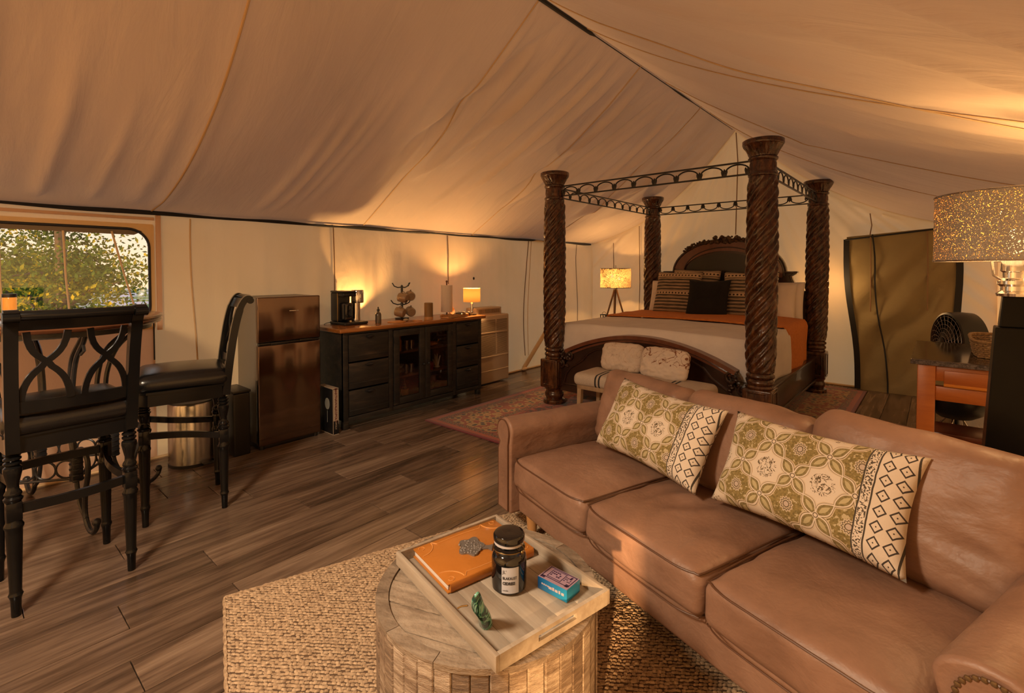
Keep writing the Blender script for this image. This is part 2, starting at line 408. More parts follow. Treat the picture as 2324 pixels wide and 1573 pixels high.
m.grid(lambda u, v: wl(ys[round(u * nu)], zs[round(v * nv)]), nu, nv, skip=lambda u, v: WY0 < (lambda a: (ys[a] + ys[a + 1]) / 2)(min(int(u * nu), nu - 1)) < WY1 and (lambda a: (zs[a] + zs[a + 1]) / 2)(min(int(v * nv), nv - 1)) < WZ1)
wall_left = prop(m.build('wall_left', CANVAS, recalc=False, ang=80), kind='structure')
# vertical cords and seams on the left wall
def wcord(Y, z0, z1, r, mat_, name='wall_cord', bend=.03, x=.05):
    m = MB(); m.tube([(wl(Y, z)[0] + x * .25, Y + bend * sin((z - z0) * 3.1), z) for z in [z0 + (z1 - z0) * i / 16 for i in range(17)]], r, 6); return m.build(name, mat_, wall_left)
wcord(1.30, 0.02, EZ - .03, .006, SEAMC, 'seam', .02)
wcord(2.485, .95, EZ - .02, .006, CORD, bend=.01); wcord(3.95, 1.25, EZ - .02, .006, CORD, bend=0)
wcord(5.42, .2, EZ - .02, .006, CORD, bend=-.03); wcord(5.48, .2, EZ - .02, .004, SEAMC, 'seam', -.02); wcord(6.75, .2, EZ - .02, .005, CORD)
m = MB(); m.box((XL + .02, WY1 + .045, 1.4), (.02, .03, .86)); m.box((XL + .018, -.1, WZ1 + .06), (.02, 2.3, .02)); m.build('hem', FLAPC, wall_left)
m = MB(); m.tube([(XL + .05, 6.15, .86), (XL + .08, 5.75, .46), (XL + .045, 5.33, .03)], [.045, .04, .04], 8, flat=(Vector((1, 0, 0)), .35)); m.ell((XL + .06, 5.33, .03), (.03, .05, .025)); m.build('tie_down_strap', SEAMC, wall_left)
m = MB(); m.ell((XL + .03, 4.37, 1.31), (.012, .012, .018)); m.build('toggle', BLACKTAPE, wall_left)
m = MB()
for (a, b) in ((YF, 1.3), (1.3, 4.2), (4.75, 7.1)): m.tube([(XL + .02, lerp(a, b, i / 10), .012) for i in range(11)], .012, 6)
m.build('ground_hem', SEAMC, wall_left)

def rrect(y0, y1, z0, z1, r, n=8):
    o = []
    for cy, cz, a0 in ((y1 - r, z1 - r, 0), (y0 + r, z1 - r, 90), (y0 + r, z0 + r, 180), (y1 - r, z0 + r, 270)):
        for i in range(n + 1): a = R(a0 + 90 * i / n); o.append((cy + r * cos(a), cz + r * sin(a)))
    return o
inn = rrect(WY0 + .015, WY1 - .012, WZ0 + .02, WZ1 - .02, .13)
m = MB(); n = len(inn); out_ = []
cy, cz = (WY0 + WY1) / 2, (WZ0 + WZ1) / 2
for (y, z) in inn:   # project to the outer rectangle
    sy, sz = (y - cy) / ((WY1 - WY0) / 2 + .02), (z - cz) / ((WZ1 - WZ0) / 2 + .02); k = max(abs(sy), abs(sz)); out_.append((cy + (y - cy) / k, cz + (z - cz) / k))
vs = [(XL + .012, y, z) for y, z in inn] + [(XL + .012, y, z) for y, z in out_] + [(XL - .004, y, z) for y, z in inn] + [(XL - .004, y, z) for y, z in out_]
fs = []
for i in range(n):
    j = (i + 1) % n; fs += [(i, j, n + j, n + i), (i, 2 * n + i, 2 * n + j, j), (2 * n + i, 3 * n + i, 3 * n + j, 2 * n + j)]
m.add(vs, fs); win = prop(m.build('window_1', CANVAS), kind='structure')
m = MB(); m.tube([(XL + .016, y, z) for y, z in inn], .009, 6, closed=True); m.build('black_piping', BLACKTAPE, win)
m = MB(); m.prism(inn, XL + .002, XL + .005, 'x'); m.build('pane', PANE, win)
m = MB(); m.prism([(WY0 + .1, 1.685), (WY1 - .10, 1.672), (WY1 - .05, 1.70), (WY1 - .12, 1.72), (WY0 + .1, 1.735)], XL + .006, XL + .012, 'x'); m.build('rolled_screen', canvas_mat('screen_roll', (.20, .16, .11), (.28, .22, .15), .15), win)
for (a, b) in (((.245, 1.69), (.262, 1.02)), ((.545, 1.68), (.575, 1.02)), ((.80, 1.69), (.955, 1.02))):
    m = MB(); m.tube([(XL + .025, a[0], a[1]), (XL + .022, lerp(a[0], b[0], .5) - .006, 1.36), (XL + .025, b[0], b[1])], .0065, 6); m.build('window_cord', SEAMC, win)
m = MB(); m.box((XL + .006, (WY0 + WY1) / 2, .50), (.006, WY1 - WY0 + .03, 1.03)); m.build('lower_flap', FLAPC, win)
m = MB(); m.tube([(XL + .03, 1.035, 1.1), (XL + .03, 1.035, .75)], .005, 6); m.build('zip', BLACKTAPE, win)

# back (gable) wall
def gz(x):
    t = (x - XL) / (RX - XL) if x < RX else (XR - x) / (XR - RX)
    return (roofL if x < RX else roofR)(YB, max(0, min(1, t)))[2] + .01
def wb_(u, v):
    x = lerp(XL - .02, XR + .02, u); top = gz(x); z = top * v
    d = .02 * nz(x * 3, z * .7, 2)
    px = (x - RX) / max(.3, (3.5 - z)); d += .06 * abs(nz(px * 9, .3, 7)) * min(1, z / 1.2) * (1 if v < .97 else 0)
    if -.8 < x < .2 and z < 1.8: d += .018 * sin((x * 1.2 + z * 1.9) * 6) * nz(x * 2, z * 2, 5)
    return (x, YB - max(0, d) , z)
m = MB(); m.grid(wb_, 240, 90); wall_back = prop(m.build('wall_back', CANVAS, recalc=False, ang=80), kind='structure')
m = MB(); m.tube([(RX + .02, YB - .05, RZ - .05), (RX + .05, YB - .06, 2.9), (RX + .03, YB - .05, 1.9)], .007, 6); m.build('wall_cord', CORD, wall_back)
for x, za, zb in ((-3.55, 2.1, .3), (-.62, 2.08, 1.8), (-4.0, 1.85, .2)):
    m = MB(); m.tube([(x, YB - .04, za), (x + .02, YB - .05, (za + zb) / 2), (x, YB - .04, zb)], .006, 6); m.build('wall_cord', CORD, wall_back)
m = MB(); m.tube([(lerp(XL, XR, i / 20), YB - .03, .012) for i in range(21)], .014, 6); m.build('ground_hem', SEAMC, wall_back)

# fabric door in the back wall
def dr(u, v):
    z = 1.83 * v + .01; x = lerp(-.71 - .13 * v, .175, u); zz = z * (1 + .045 * u)
    return (x, YB - .08 - (1 - abs(2 * u - 1) ** 5) * .034 * sin((x * 2.1 - zz * 1.7) * 7 + 2 * nz(x * 2, zz * 2, 1)) * (1 - abs(2 * v - 1) ** 4) - .008 * nz(x * 7, zz * 3, 3), zz - .03)
m = MB(); m.grid(dr, 60, 60); door = prop(m.build('door_1', DOORC, recalc=False, ang=80), kind='structure')
def tape(pts, w_, name='black_zip_tape', mat_=BLACKTAPE, th=.006):
    m = MB(); P = [Vector(p) for p in pts]; vs = []; fs = []
    for p in P:
        for dx, dy in ((-w_ / 2, 0), (w_ / 2, 0), (w_ / 2, -th), (-w_ / 2, -th)): vs.append((p.x + dx, p.y + dy, p.z))
    for i in range(len(P) - 1):
        for k in range(4): fs.append((4 * i + k, 4 * i + (k + 1) % 4, 4 * i + 4 + (k + 1) % 4, 4 * i + 4 + k))
    fs += [(3, 2, 1, 0), tuple(4 * len(P) - 4 + k for k in range(4))]
    m.add(vs, fs); return m.build(name, mat_, door)
def dpt(u, v, o=.012): p = dr(u, v); return (p[0], min(p[1], YB - .07) - o, p[2])
tape([(lerp(-.705, -.845, i / 12) + .02 * sin(i * .55), YB - .10, .01 + 1.77 * i / 12) for i in range(13)], .058)
tape([(.165 + .008 * sin(i * .9), YB - .10, .02 + 1.86 * i / 12) for i in range(13)], .06)
tape([dpt(.33 - .10 * (i / 14) + .02 * sin(i * .6), i / 14, .02) for i in range(15)], .016, 'zip')
m = MB(); m.tube([(lerp(-.85, .18, i / 8), YB - .10, lerp(1.775, 1.885, i / 8)) for i in range(9)], .011, 6); m.build('black_zip_tape', BLACKTAPE, door)
for x, za, zb in ((-.605, 1.80, .93), (-.098, 1.84, .97)):
    m = MB(); m.tube([(x, YB - .11, za), (x + .01, YB - .12, (za + zb) / 2), (x + .012, YB - .11, zb)], .007, 6); m.build('tie_cord', CORD, door)

# right wall (window opening behind the camera lets the low sun in) and front wall
def wr(Y, z): return (XR - .015 - .03 * abs(nz(Y * 1.4, z * .4, 8)) * min(1, max(0, Y - 2)), Y, z)
OY0, OY1, OZ0, OZ1 = -1.92, -1.22, .78, 1.22
ys2 = sorted(set([YF, OY0, OY1] + [OY1 + (YB - OY1) * i / 100 for i in range(101)])); zs2 = sorted(set([0, OZ0, OZ1, EZ] + [EZ * i / 16 for i in range(17)]))
m = MB(); nu2, nv2 = len(ys2) - 1, len(zs2) - 1
def skp(u, v):
    a, b = min(int(u * nu2), nu2 - 1), min(int(v * nv2), nv2 - 1); return OY0 < (ys2[a] + ys2[a + 1]) / 2 < OY1 and OZ0 < (zs2[b] + zs2[b + 1]) / 2 < OZ1
m.grid(lambda u, v: wr(ys2[round(u * nu2)], zs2[round(v * nv2)]), nu2, nv2, skip=skp); prop(m.build('wall_right', CANVAS, recalc=False, ang=80), kind='structure')
m = MB(); m.grid(lambda u, v: (lerp(XL - .02, XR + .02, u), YF, (roofL(YF, min(1, (lerp(XL, XR, u) - XL) / (RX - XL)))[2] if lerp(XL, XR, u) < RX else roofR(YF, (XR - lerp(XL, XR, u)) / (XR - RX))[2]) * v), 60, 20)
prop(m.build('wall_front', CANVAS, recalc=False, ang=80), kind='structure')

# floor of planks
m = MB(); m.box(((XL + XR) / 2, (YB + YF) / 2, -.035), (XR - XL + .06, YB - YF + .06, .05)); floor = prop(m.build('floor', GAP, smooth=False), kind='structure')
PW, PL = .2, 1.22; pm = {}
offs = {-2.6: .467, -2.8: .845, -2.4: .842, -2.2: .427, -3.0: .20, -2.0: .06}
rp = random.Random(5)
for k in range(26):
    x0 = round(-4.6 + k * PW, 2)
    if x0 >= XR: break
    y = offs.get(x0, rp.uniform(0, PL)) - 3 * PL
    while y < YB:
        a, b = max(y, -1.6), min(y + PL, YB); xa, xb = max(x0, XL - .01), min(x0 + PW, XR + .01)
        if b - a > .03 and xb - xa > .02:
            key = (round(b - a, 2), round(xb - xa, 2))
            if key not in pm:
                q = MB(); q.rbox((0, 0, 0), (key[1] - .003, key[0] - .003, .01), .0022, 1); pm[key] = q.mesh('plank', ang=20)
            link_obj('plank', pm[key], PLANK, floor, loc=((xa + xb) / 2, (a + b) / 2, -.005))
        y += PL

# outdoors, seen through the window
t = NT('park_ground'); v = t.co(); f = t.noise(v, .35, 3); f2 = t.noise(v, 6, 4)
t.set(color=t.mix(t.ramp(f, [(.45, (0, 0, 0)), (.52, (1, 1, 1))]), t.ramp(f2, [(.3, (.10, .16, .03)), (.7, (.22, .30, .07))]), (.42, .44, .52)), rough=.9)
m = MB(); m.grid(lambda u, v: (lerp(-60, 8, u), lerp(-30, 40, v), -.5 + .10 * nz(u * 30, v * 30)), 60, 60); prop(m.build('ground', t.m), kind='structure')
def leafmat(name, c1, c2, c3):
    t = NT(name); f = t.noise(t.co(), 2.2, 3, .6)
    c = t.ramp(f, [(.36, c1), (.52, c2), (.66, c3)]); d = t.n('BsdfDiffuse', None, Color=c); tr = t.n('BsdfTranslucent', None, Color=c)
    mx = t.n('MixShader', None, Fac=.5); t.t.links.new(d.outputs[0], mx.inputs[1]); t.t.links.new(tr.outputs[0], mx.inputs[2]); t.t.links.new(mx.outputs[0], t.out.inputs[0]); return t.m
LEAF = leafmat('green_leaves', (.03, .07, .02), (.10, .17, .035), (.55, .42, .03)); LEAF2 = leafmat('far_leaves', (.03, .06, .03), (.07, .12, .05), (.22, .22, .06))
BARK = mottled('bark', (.05, .035, .02), (.12, .085, .05), .9, 12, .6)
def tree(loc, h, rad, label, nleaf, lm, seed, ls=.09, bushy=.0):
    rt = random.Random(seed); o = thing('leafy_tree' if not bushy else 'leafy_shrub', label, 'tree' if not bushy else 'shrub', loc)
    m = MB(); tips = []
    if not bushy: m.tube(spline([(0, 0, 0), (.04, .02, h * .3), (-.03, 0, h * .6), (0, 0, h)], 4), [lerp(.11, .03, i / 12) for i in range(13)], 8)
    for i in range(14 if not bushy else 9):
        z0 = h * rt.uniform(.22, .9) if not bushy else 0; a = rt.uniform(0, 2 * pi); L = rad * rt.uniform(.6, 1.05) * (1 - .3 * z0 / h)
        e = Vector((L * cos(a), L * sin(a), z0 + L * rt.uniform(.05, .5) if not bushy else h * rt.uniform(.4, 1)))
        mid = Vector((0, 0, z0)).lerp(e, .5) + Vector((0, 0, .1)); m.tube([(0, 0, z0), mid, e], [.035, .02, .006], 5); tips += [mid, e, mid.lerp(e, .5)]
    m.build('trunk' if not bushy else 'stem', BARK, o)
    f = MB(); vs = []; fs = []
    for i in range(nleaf):
        c = rt.choice(tips) + Vector((rt.gauss(0, 1), rt.gauss(0, 1), rt.gauss(0, .7))) * rad * .17
        a = Vector((rt.gauss(0, 1), rt.gauss(0, 1), rt.gauss(0, 1))).normalized() * ls * rt.uniform(.6, 1.3); b = a.orthogonal().normalized() * ls * .55
        k = len(vs); vs += [c - a, c + b, c + a, c - b]; fs.append((k, k + 1, k + 2, k + 3))
    f.add(vs, fs); l = f.build('foliage', lm, o, smooth=False, recalc=False); l['kind'] = 'stuff'; return o
tree((-9.6, 1.15, -.5), 4.6, 2.1, 'yellow-green leafy tree with dark trunk centred in the tent window', 15000, LEAF, 1, .036)
tree((-13.5, 4.6, -.5), 4.4, 1.8, 'green leafy tree outside beside the right edge of the window', 9000, LEAF, 2, .045)
tree((-14.5, -1.9, -.5), 5.0, 2.0, 'tall leafy tree outside beyond the left part of the window', 8000, LEAF2, 3, .045)
for i, (x, y, h, r_, lb) in enumerate(((-26, 8, 2.6, 3.0, 'distant dark hedge-like shrub behind the right tree'), (-27, 1, 2.3, 3.2, 'distant low shrub behind the central tree trunk'), (-25, -5, 2.8, 3.0, 'distant shrub at the far left of the window view'), (-24, 14, 3.0, 3.0, 'distant shrub glimpsed at the right window corner'))):
    tree((x, y * 1.5, -.5), h, r_, lb, 2600, LEAF2, 10 + i, .15, 1)
ROCKM = mottled('pale_rock', (.38, .40, .46), (.55, .57, .62), .9, 2, .5)
for i, (x, y, s_, lb) in enumerate(((-14, 2.6, .8, 'pale grey boulder outside under the right tree'), (-17.5, .9, 1.1, 'large pale boulder outside beyond the tree trunk'), (-16.5, 6.2, .8, 'pale boulder outside at the right end of the window view'), (-13, -.9, .6, 'pale boulder outside left of the tree trunk'))):
    m = MB(); m.ell((0, 0, 0), (s_, s_ * 1.3, s_ * .35), 14, 9, fn=lambda a, ph, k=i: 1 + .25 * nz(cos(a) * 2, sin(a) * 2, ph * 2 + k)); o = m.build('boulder', ROCKM, loc=(x, y, -.42)); prop(o, lb, 'boulder', 'pale boulders outside the window')
# ---------------------------------------------------------------- four-poster bed
bed = thing('four_poster_bed', 'dark carved four-poster bed with spiral posts and iron canopy rails', 'bed', (-2.0655, 5.431, 0))
HX, HY = 1.0065, 1.180
def postmesh():
    m = MB()
    m.lathe([(.0, 0), (.108, 0), (.118, .02), (.112, .05), (.085, .06), (.09, .075), (.10, .09), (.10, .12), (.088, .13), (.088, .15), (.10, .165), (.10, .18), (0, .18)], n=32)
    m.rbox((0, 0, .33), (.215, .215, .30), .012, 2)
    for a in range(4):
        M_ = Matrix.Rotation(a * pi / 2, 4, 'Z')
        for c, d in (((0, -.1085, .455), (.15, .008, .014)), ((0, -.1085, .215), (.15, .008, .014)), ((-.07, -.1085, .335), (.014, .008, .25)), ((.07, -.1085, .335), (.014, .008, .25))): m.rbox(c, d, .003, 1, M=M_)
    m.lathe([(.0, .475), (.09, .475), (.098, .49), (.09, .505), (.098, .515), (.103, .53), (.095, .545), (.088, .555), (.104, .57), (.104, .585), (.09, .60), (.086, .61)], n=32)
    def fn(r, z, a):
        if z < .612 or z > 2.145: return r
        ph = a - z * 8.3; s_ = sin(9 * ph); k = min(1, (z - .61) / .05, (2.147 - z) / .05)
        return r + k * (.0080 * (abs(s_) ** .55 * (1 if s_ > 0 else -1)) + .003 * sin(18 * ph + 30 * z) + .005 * nz(cos(a) * 4, sin(a) * 4, z * 14))
    m.lathe([(.100 + .010 * sin(pi * min(1, (i / 150) * 1.0)), .61 + 1.537 * i / 150) for i in range(151)], n=110, fn=fn)
    m.lathe([(.10, 2.147), (.108, 2.157), (.108, 2.17), (.097, 2.18), (.094, 2.19)], n=32)
    m.lathe([(.094, 2.19 + .08 * i / 8) for i in range(9)], n=60, fn=lambda r, z, a: r + .004 * sin(20 * a) * (1 if 2.2 < z < 2.26 else 0) + .003 * nz(cos(a) * 9, sin(a) * 9, z * 30))
    m.lathe([(.094, 2.27), (.106, 2.28), (.108, 2.295), (.096, 2.305)], n=32)
    m.lathe([(.096 + .042 * (i / 12) ** 1.5, 2.305 + .085 * i / 12) for i in range(13)], n=80, fn=lambda r, z, a: r + .0065 * abs(sin(9 * a)) * min(1, (z - 2.3) / .03) + .003 * sin(27 * a + 60 * z))
    m.lathe([(.142, 2.39), (.150, 2.40), (.150, 2.43), (.140, 2.437), (0, 2.437)], n=40)
    return m.mesh('bed_post', ang=55)
pmz = postmesh()
for sx_ in (-1, 1):
    for sy_ in (-1, 1): link_obj('bed_post', pmz, BEDWOOD, bed, loc=(sx_ * HX, sy_ * HY, 0), rot=(0, 0, 0))
# iron canopy rails: bars + arches + tulip finials
def canopy(p0, p1, narch, inv=False):
    p0, p1 = Vector(p0), Vector(p1); d = (p1 - p0); L = d.length; ang = math.atan2(d.y, d.x)
    m = MB(); m.box((L / 2, 0, 2.285), (L, .014, .013)); m.box((L / 2, 0, 2.185), (L, .014, .013))
    rail = m.build('canopy_rail', IRON, bed, smooth=False, loc=(p0.x, p0.y, 0), rot=(0, 0, ang))
    wd = L / narch; q = MB(); s_ = -1 if inv else 1
    pts = [(-wd * .5 * cos(pi * i / 14) * .96, 0, s_ * (sin(pi * i / 14) ** .8 * .078 - .042)) for i in range(15)]; q.tube(pts, .0065, 6)
    am = q.mesh('arch')
    q = MB(); q.ell((0, 0, 0), (.023, .007, .026), 8, 6); q.ell((-.018, 0, .018), (.009, .006, .020), 6, 5); q.ell((.018, 0, .018), (.009, .006, .020), 6, 5); q.ell((0, 0, .024), (.008, .006, .020), 6, 5); q.box((0, 0, -.02), (.02, .008, .008)); fm = q.mesh('tulip_finial')
    for i in range(narch): link_obj('arch', am, IRON, rail, loc=(wd * (i + .5), 0, 2.235))
    for i in range(narch + 1): link_obj('tulip_finial', fm, IRON, rail, loc=(min(max(wd * i, .02), L - .02), 0, 2.205 if not inv else 2.262), rot=(0 if not inv else pi, 0, 0))
canopy((-HX + .09, -HY, 0), (HX - .09, -HY, 0), 9); canopy((-HX + .09, HY, 0), (HX - .09, HY, 0), 9, True)
canopy((-HX, -HY + .09, 0), (-HX, HY - .09, 0), 11); canopy((HX, -HY + .09, 0), (HX, HY - .09, 0), 11)
# headboard
def arc(cx, cz, a, b, t0, t1, n): return [(cx + a * cos(R(lerp(t0, t1, i / n))), cz + b * sin(R(lerp(t0, t1, i / n)))) for i in range(n + 1)]
half = [(.93, .30), (.93, 1.16), (.86, 1.18), (.80, 1.23), (.765, 1.30), (.755, 1.34), (.80, 1.37), (.80, 1.40), (.70, 1.40)]
outl = half + arc(0, 1.38, .70, .44, 3, 177, 28) + [(-x, z) for x, z in reversed(half)]
m = MB(); m.prism(outl, HY - .03, HY + .03, 'y'); m.build('headboard', BEDDARK, bed, ang=30)
hb = KIDS[bed.name][-1]
m = MB(); m.band(arc(0, 1.38, .60, .345, -8, 188, 34), .13, HY - .055, HY - .02); m.build('arched_band', MAHOG, hb)
m = MB(); m.prism(arc(0, 1.36, .52, .27, 0, 180, 26) + [(-.52, .8), (.52, .8)], HY - .048, HY - .02, 'y'); m.build('upholstered_panel', mottled('dark_leather_panel', (.012, .010, .008), (.02, .016, .012), .35, 5, .2), hb)
m = MB()
for rr_, w2 in ((.535, .012), (.675, .020)): m.tube([(x, HY - .055, z) for x, z in arc(0, 1.375, rr_, rr_ * .62, -4, 184, 40)], w2 * .6, 8)
for sx_ in (-1, 1):
    m.tube([(sx_ * x, HY - .035, z) for x, z in ((.92, 1.15), (.84, 1.17), (.775, 1.25), (.74, 1.34), (.80, 1.385))], .014, 8)
    m.rbox((sx_ * .745, HY - .02, 1.388), (.15, .09, .022), .006, 1)
m.build('moulding', BEDDARK, hb)
rc = random.Random(9); m = MB()
for i in range(170):
    a = R(rc.uniform(38, 142)); k = rc.uniform(-.03, .015) * (1 + .8 * math.exp(-((a - pi / 2) / .25) ** 2)); s_ = rc.uniform(.010, .022) * (1 + .5 * math.exp(-((a - pi / 2) / .3) ** 2))
    m.ell((cos(a) * (.70 + k), HY - .05 - rc.uniform(0, .02), 1.38 + sin(a) * (.44 + k)), (s_, .018, s_ * .8), 8, 5, fn=lambda p, q: 1 + .2 * sin(3 * p))
m.build('carved_crest', mottled('carved_gilt_wood', (.03, .014, .006), (.12, .06, .02), .3, 30, .5), hb)
# footboard
fo = []
for i in range(31):
    x = lerp(-.80, .80, i / 30); fo.append((x, .785 - .21 * (x / .80) ** 2))
fout = [(-.93, .16), (.93, .16), (.93, .40), (.86, .42), (.80, .50)] + fo[::-1][0:] + [(-.80, .50), (-.86, .42), (-.93, .40)]
m = MB(); m.prism(fout, -HY - .025, -HY + .025, 'y'); m.build('footboard', BEDDARK, bed, ang=30); fb = KIDS[bed.name][-1]
m = MB(); m.band([(x * 1.04, z + .004) for x, z in fo], .035, -HY - .06, -HY + .05); m.band([(x, z - .03) for x, z in fo], .02, -HY - .04, -HY + .04); m.build('arched_cap', MAHOG, fb)
m = MB()
for s_ in (-1, 1):
    m.tube([(s_ * p[0], -HY - .030, p[1]) for p in spline([Vector((.25, .66)), Vector((.5, .64)), Vector((.62, .55)), Vector((.70, .46)), Vector((.78, .40)), Vector((.86, .30)), Vector((.86, .22))], 5)] if False else
           [(s_ * a, -HY - .030, b) for a, b in ((.20, .665), (.36, .655), (.48, .63), (.57, .58), (.63, .51), (.70, .46), (.77, .42), (.83, .35), (.86, .24))], .011, 8)
m.tube([(-.2, -HY - .03, .665), (.2, -HY - .03, .665)], .011, 8); m.tube([(-.86, -HY - .03, .24), (.86, -HY - .03, .24)], .011, 8)
m.build('panel_moulding', BEDDARK, fb)
for s_ in (-1, 1):
    m = MB()
    m.tube([(s_ * (.80 + .06 * (1 - i / 22) * cos(i * .55)), -HY - .04, .53 + .06 * (1 - i / 22) * sin(i * .55)) for i in range(22)], [.016 - .0004 * i for i in range(22)], 8)
    m.tube([(s_ * (.895 + .045 * (1 - i / 18) * cos(2 + i * .55)), -HY - .04, .44 + .045 * (1 - i / 18) * sin(2 + i * .55)) for i in range(18)], .013, 8)
    for i in range(16): m.ell((s_ * rc.uniform(.78, .93), -HY - .04, rc.uniform(.42, .60)), (rc.uniform(.012, .022), .016, rc.uniform(.01, .02)), 8, 5)
    m.build('carved_scroll', BEDDARK, fb)
for s_ in (-1, 1):
    m = MB(); m.rbox((s_ * (HX - .01), 0, .29), (.05, 2 * HY - .16, .28), .008, 1); m.rbox((s_ * (HX + .012), 0, .42), (.035, 2 * HY - .18, .03), .008, 1); m.rbox((s_ * (HX + .012), 0, .165), (.035, 2 * HY - .18, .03), .008, 1); m.build('side_rail', BEDDARK, bed)

# bedding: mattress, white blanket, orange quilt
def soft(p, a, s_): return nz(p[0] * s_, p[1] * s_, p[2] * s_ + 5) * a
m = MB(); m.rbox((0, 0, 0), (1.86, 2.14, .38), .07, 3, (6, 6, 1)); mt = m.build('mattress', LINEN, loc=(-2.07, 5.42, .60)); prop(mt, 'thick mattress under the white blanket on the carved bed', 'mattress')
def drape(x0, x1, y0, y1, ztop, zf, zs, nx=80, ny=70, th=.0, seed=0, foot=True):
    """cloth over the mattress: hangs over both sides (x) and the foot"""
    mx, my0 = .965, y0
    def f(u, v):
        lenS = ztop - zs; X = lerp(-mx - lenS, mx + lenS, u); x = X; z = ztop + .014 * nz(X * 2.2, v * 3, seed) + .02 * (1 - (X / mx) ** 2 if abs(X) < mx else 0)
        Yt = (y1 - y0) + (ztop - zf if foot else 0); q = v * Yt; y = y1 - q; drop = 0
        if abs(X) > mx:
            e = abs(X) - mx; drop = e; x = (mx + .035 * min(1, e / .06) + .018 * sin(q * 9 + seed) * min(1, e / .25)) * (1 if X > 0 else -1)
        if foot and y < y0:
            e = y0 - y; y = y0 - .03 * min(1, e / .06) - .012 * abs(nz(X * 6, 2, seed)) * min(1, e / .2); drop = max(drop, e) if abs(X) > mx else e
        if drop: z = ztop + .016 * max(0, 1 - drop / .04) - drop + .012 * min(1, drop / .1) * nz(X * 5, q * 5, seed)
        return (x, y, max(z, min(zs, zf)))
    m = MB(); m.grid(f, nx, ny); return m
m = drape(0, 0, -1.10, -.08, .845, .50, .42, seed=1); wbk = m.build('blanket', LINEN, loc=(-2.07, 5.42, 0), ang=80); prop(wbk, 'white blanket folded over the foot of the bed', 'blanket')
sm = wbk.modifiers.new('thickness', 'SOLIDIFY'); sm.thickness = .012
m = drape(0, 0, -.12, .80, .875, .5, .36, foot=False, seed=4, ny=50); oq = m.build('quilt', ORANGE, loc=(-2.07, 5.42, 0), ang=80); prop(oq, 'burnt orange quilt hanging over the right side of the bed', 'quilt')
sm = oq.modifiers.new('thickness', 'SOLIDIFY'); sm.thickness = .02

# ---------------------------------------------------------------- pillows
def pillow_mesh(w_, h_, t_, pinch=.04, nu=36, nv=28, seed=0, wr=.006, rnd=0):
    m = MB(); vs = []; fs = []
    def P(u, v, s_):
        a, b = 2 * u - 1, 2 * v - 1
        x = a * w_ / 2 * (1 - pinch * (1 - b * b)); y = b * h_ / 2 * (1 - pinch * 1.3 * (1 - a * a))
        k = ((1 - a ** 4) * (1 - b ** 4)) ** .55; z = s_ * (t_ / 2 * k + wr * k * nz(a * 3 + seed, b * 3, s_) + wr * .8 * k * nz(a * 8 + seed, b * 8, s_ * 2))
        c_ = 1 - rnd * (a * a * b * b) ** 2; x *= c_; y *= c_; x += rnd * .03 * nz(b * 4 + seed, a * 3, 1); y += rnd * .03 * nz(a * 5 + seed, b * 3, 7)
        return (x, y, z)
    m.grid(lambda u, v: P(u, v, 1), nu, nv); m.grid(lambda u, v: P(u, v, -1), nu, nv)
    me = m.mesh('pillow', ang=80, recalc=False)
    bm = bmesh.new(); bm.from_mesh(me); bmesh.ops.remove_doubles(bm, verts=bm.verts, dist=.0004); bmesh.ops.recalc_face_normals(bm, faces=bm.faces); bm.to_mesh(me); bm.free()
    me.polygons.foreach_set('use_smooth', [True] * len(me.polygons)); return me
def place_pillow(name, me, mat_, loc, xdir, updir, label, cat, group=None):
    x = Vector(xdir).normalized(); y = Vector(updir); y = (y - x * y.dot(x)).normalized(); z = x.cross(y)
    o = link_obj(name, me, mat_); o.matrix_world = Matrix.Translation(loc) @ Matrix((x, y, z)).transposed().to_4x4(); return prop(o, label, cat, group)
def boho():
    t = NT('striped_woven_fabric'); v = t.co(); s_ = t.n('SeparateXYZ', None, Vector=v); X, Y = s_.outputs[0], s_.outputs[1]
    yy = t.M('MULTIPLY', Y, 1.0); nzv = t.noise(t.co(scale=(3, 60, 1)), 3, 4)
    st = t.M('SINE', t.M('MULTIPLY', yy, 150.0)); st = t.M('ADD', t.M('MULTIPLY', st, .25), nzv)
    base = t.ramp(st, [(.3, (.05, .042, .035)), (.5, (.20, .15, .10)), (.75, (.45, .33, .22))])
    def band_(c, hw): return t.M('LESS_THAN', t.M('ABSOLUTE', t.M('SUBTRACT', Y, c)), hw)
    cream = t.M('MAXIMUM', band_(.222, .026), band_(-.02, .020))
    fx = t.M('SUBTRACT', t.M('FRACT', t.M('MULTIPLY', X, 24.0)), .5)
    def dots(c): 
        dy = t.M('MULTIPLY', t.M('SUBTRACT', Y, c), 26.0); return t.M('LESS_THAN', t.M('ADD', t.M('MULTIPLY', fx, fx), t.M('MULTIPLY', dy, dy)), .075)
    d = t.M('MAXIMUM', dots(.222), dots(-.02)); c = t.mix(cream, base, (.55, .40, .26)); c = t.mix(d, c, (.03, .02, .015))
    t.set(color=c, rough=.95, normal=t.bump(st, .6, .006)); return t.m
BOHO = boho()
bp = pillow_mesh(.60, .58, .17, .05, seed=1)
place_pillow('pillow', bp, BOHO, (-2.53, 6.17, 1.12), (1, -.05, 0), (.06, .34, 1), 'patterned grey and cream woven pillow leaning left of the black one', 'pillow', 'woven pillows on the bed')
place_pillow('pillow', bp, BOHO, (-1.67, 6.17, 1.12), (1, .03, 0), (0, .34, 1), 'patterned grey and cream woven pillow right of the black one, behind the near post', 'pillow', 'woven pillows on the bed')
place_pillow('pillow', bp, BOHO, (-2.36, 6.33, 1.14), (1, .03, -.03), (0, .2, 1), 'woven pillow with a spotted top edge, tucked behind the left patterned pillow', 'pillow', 'woven pillows on the bed')
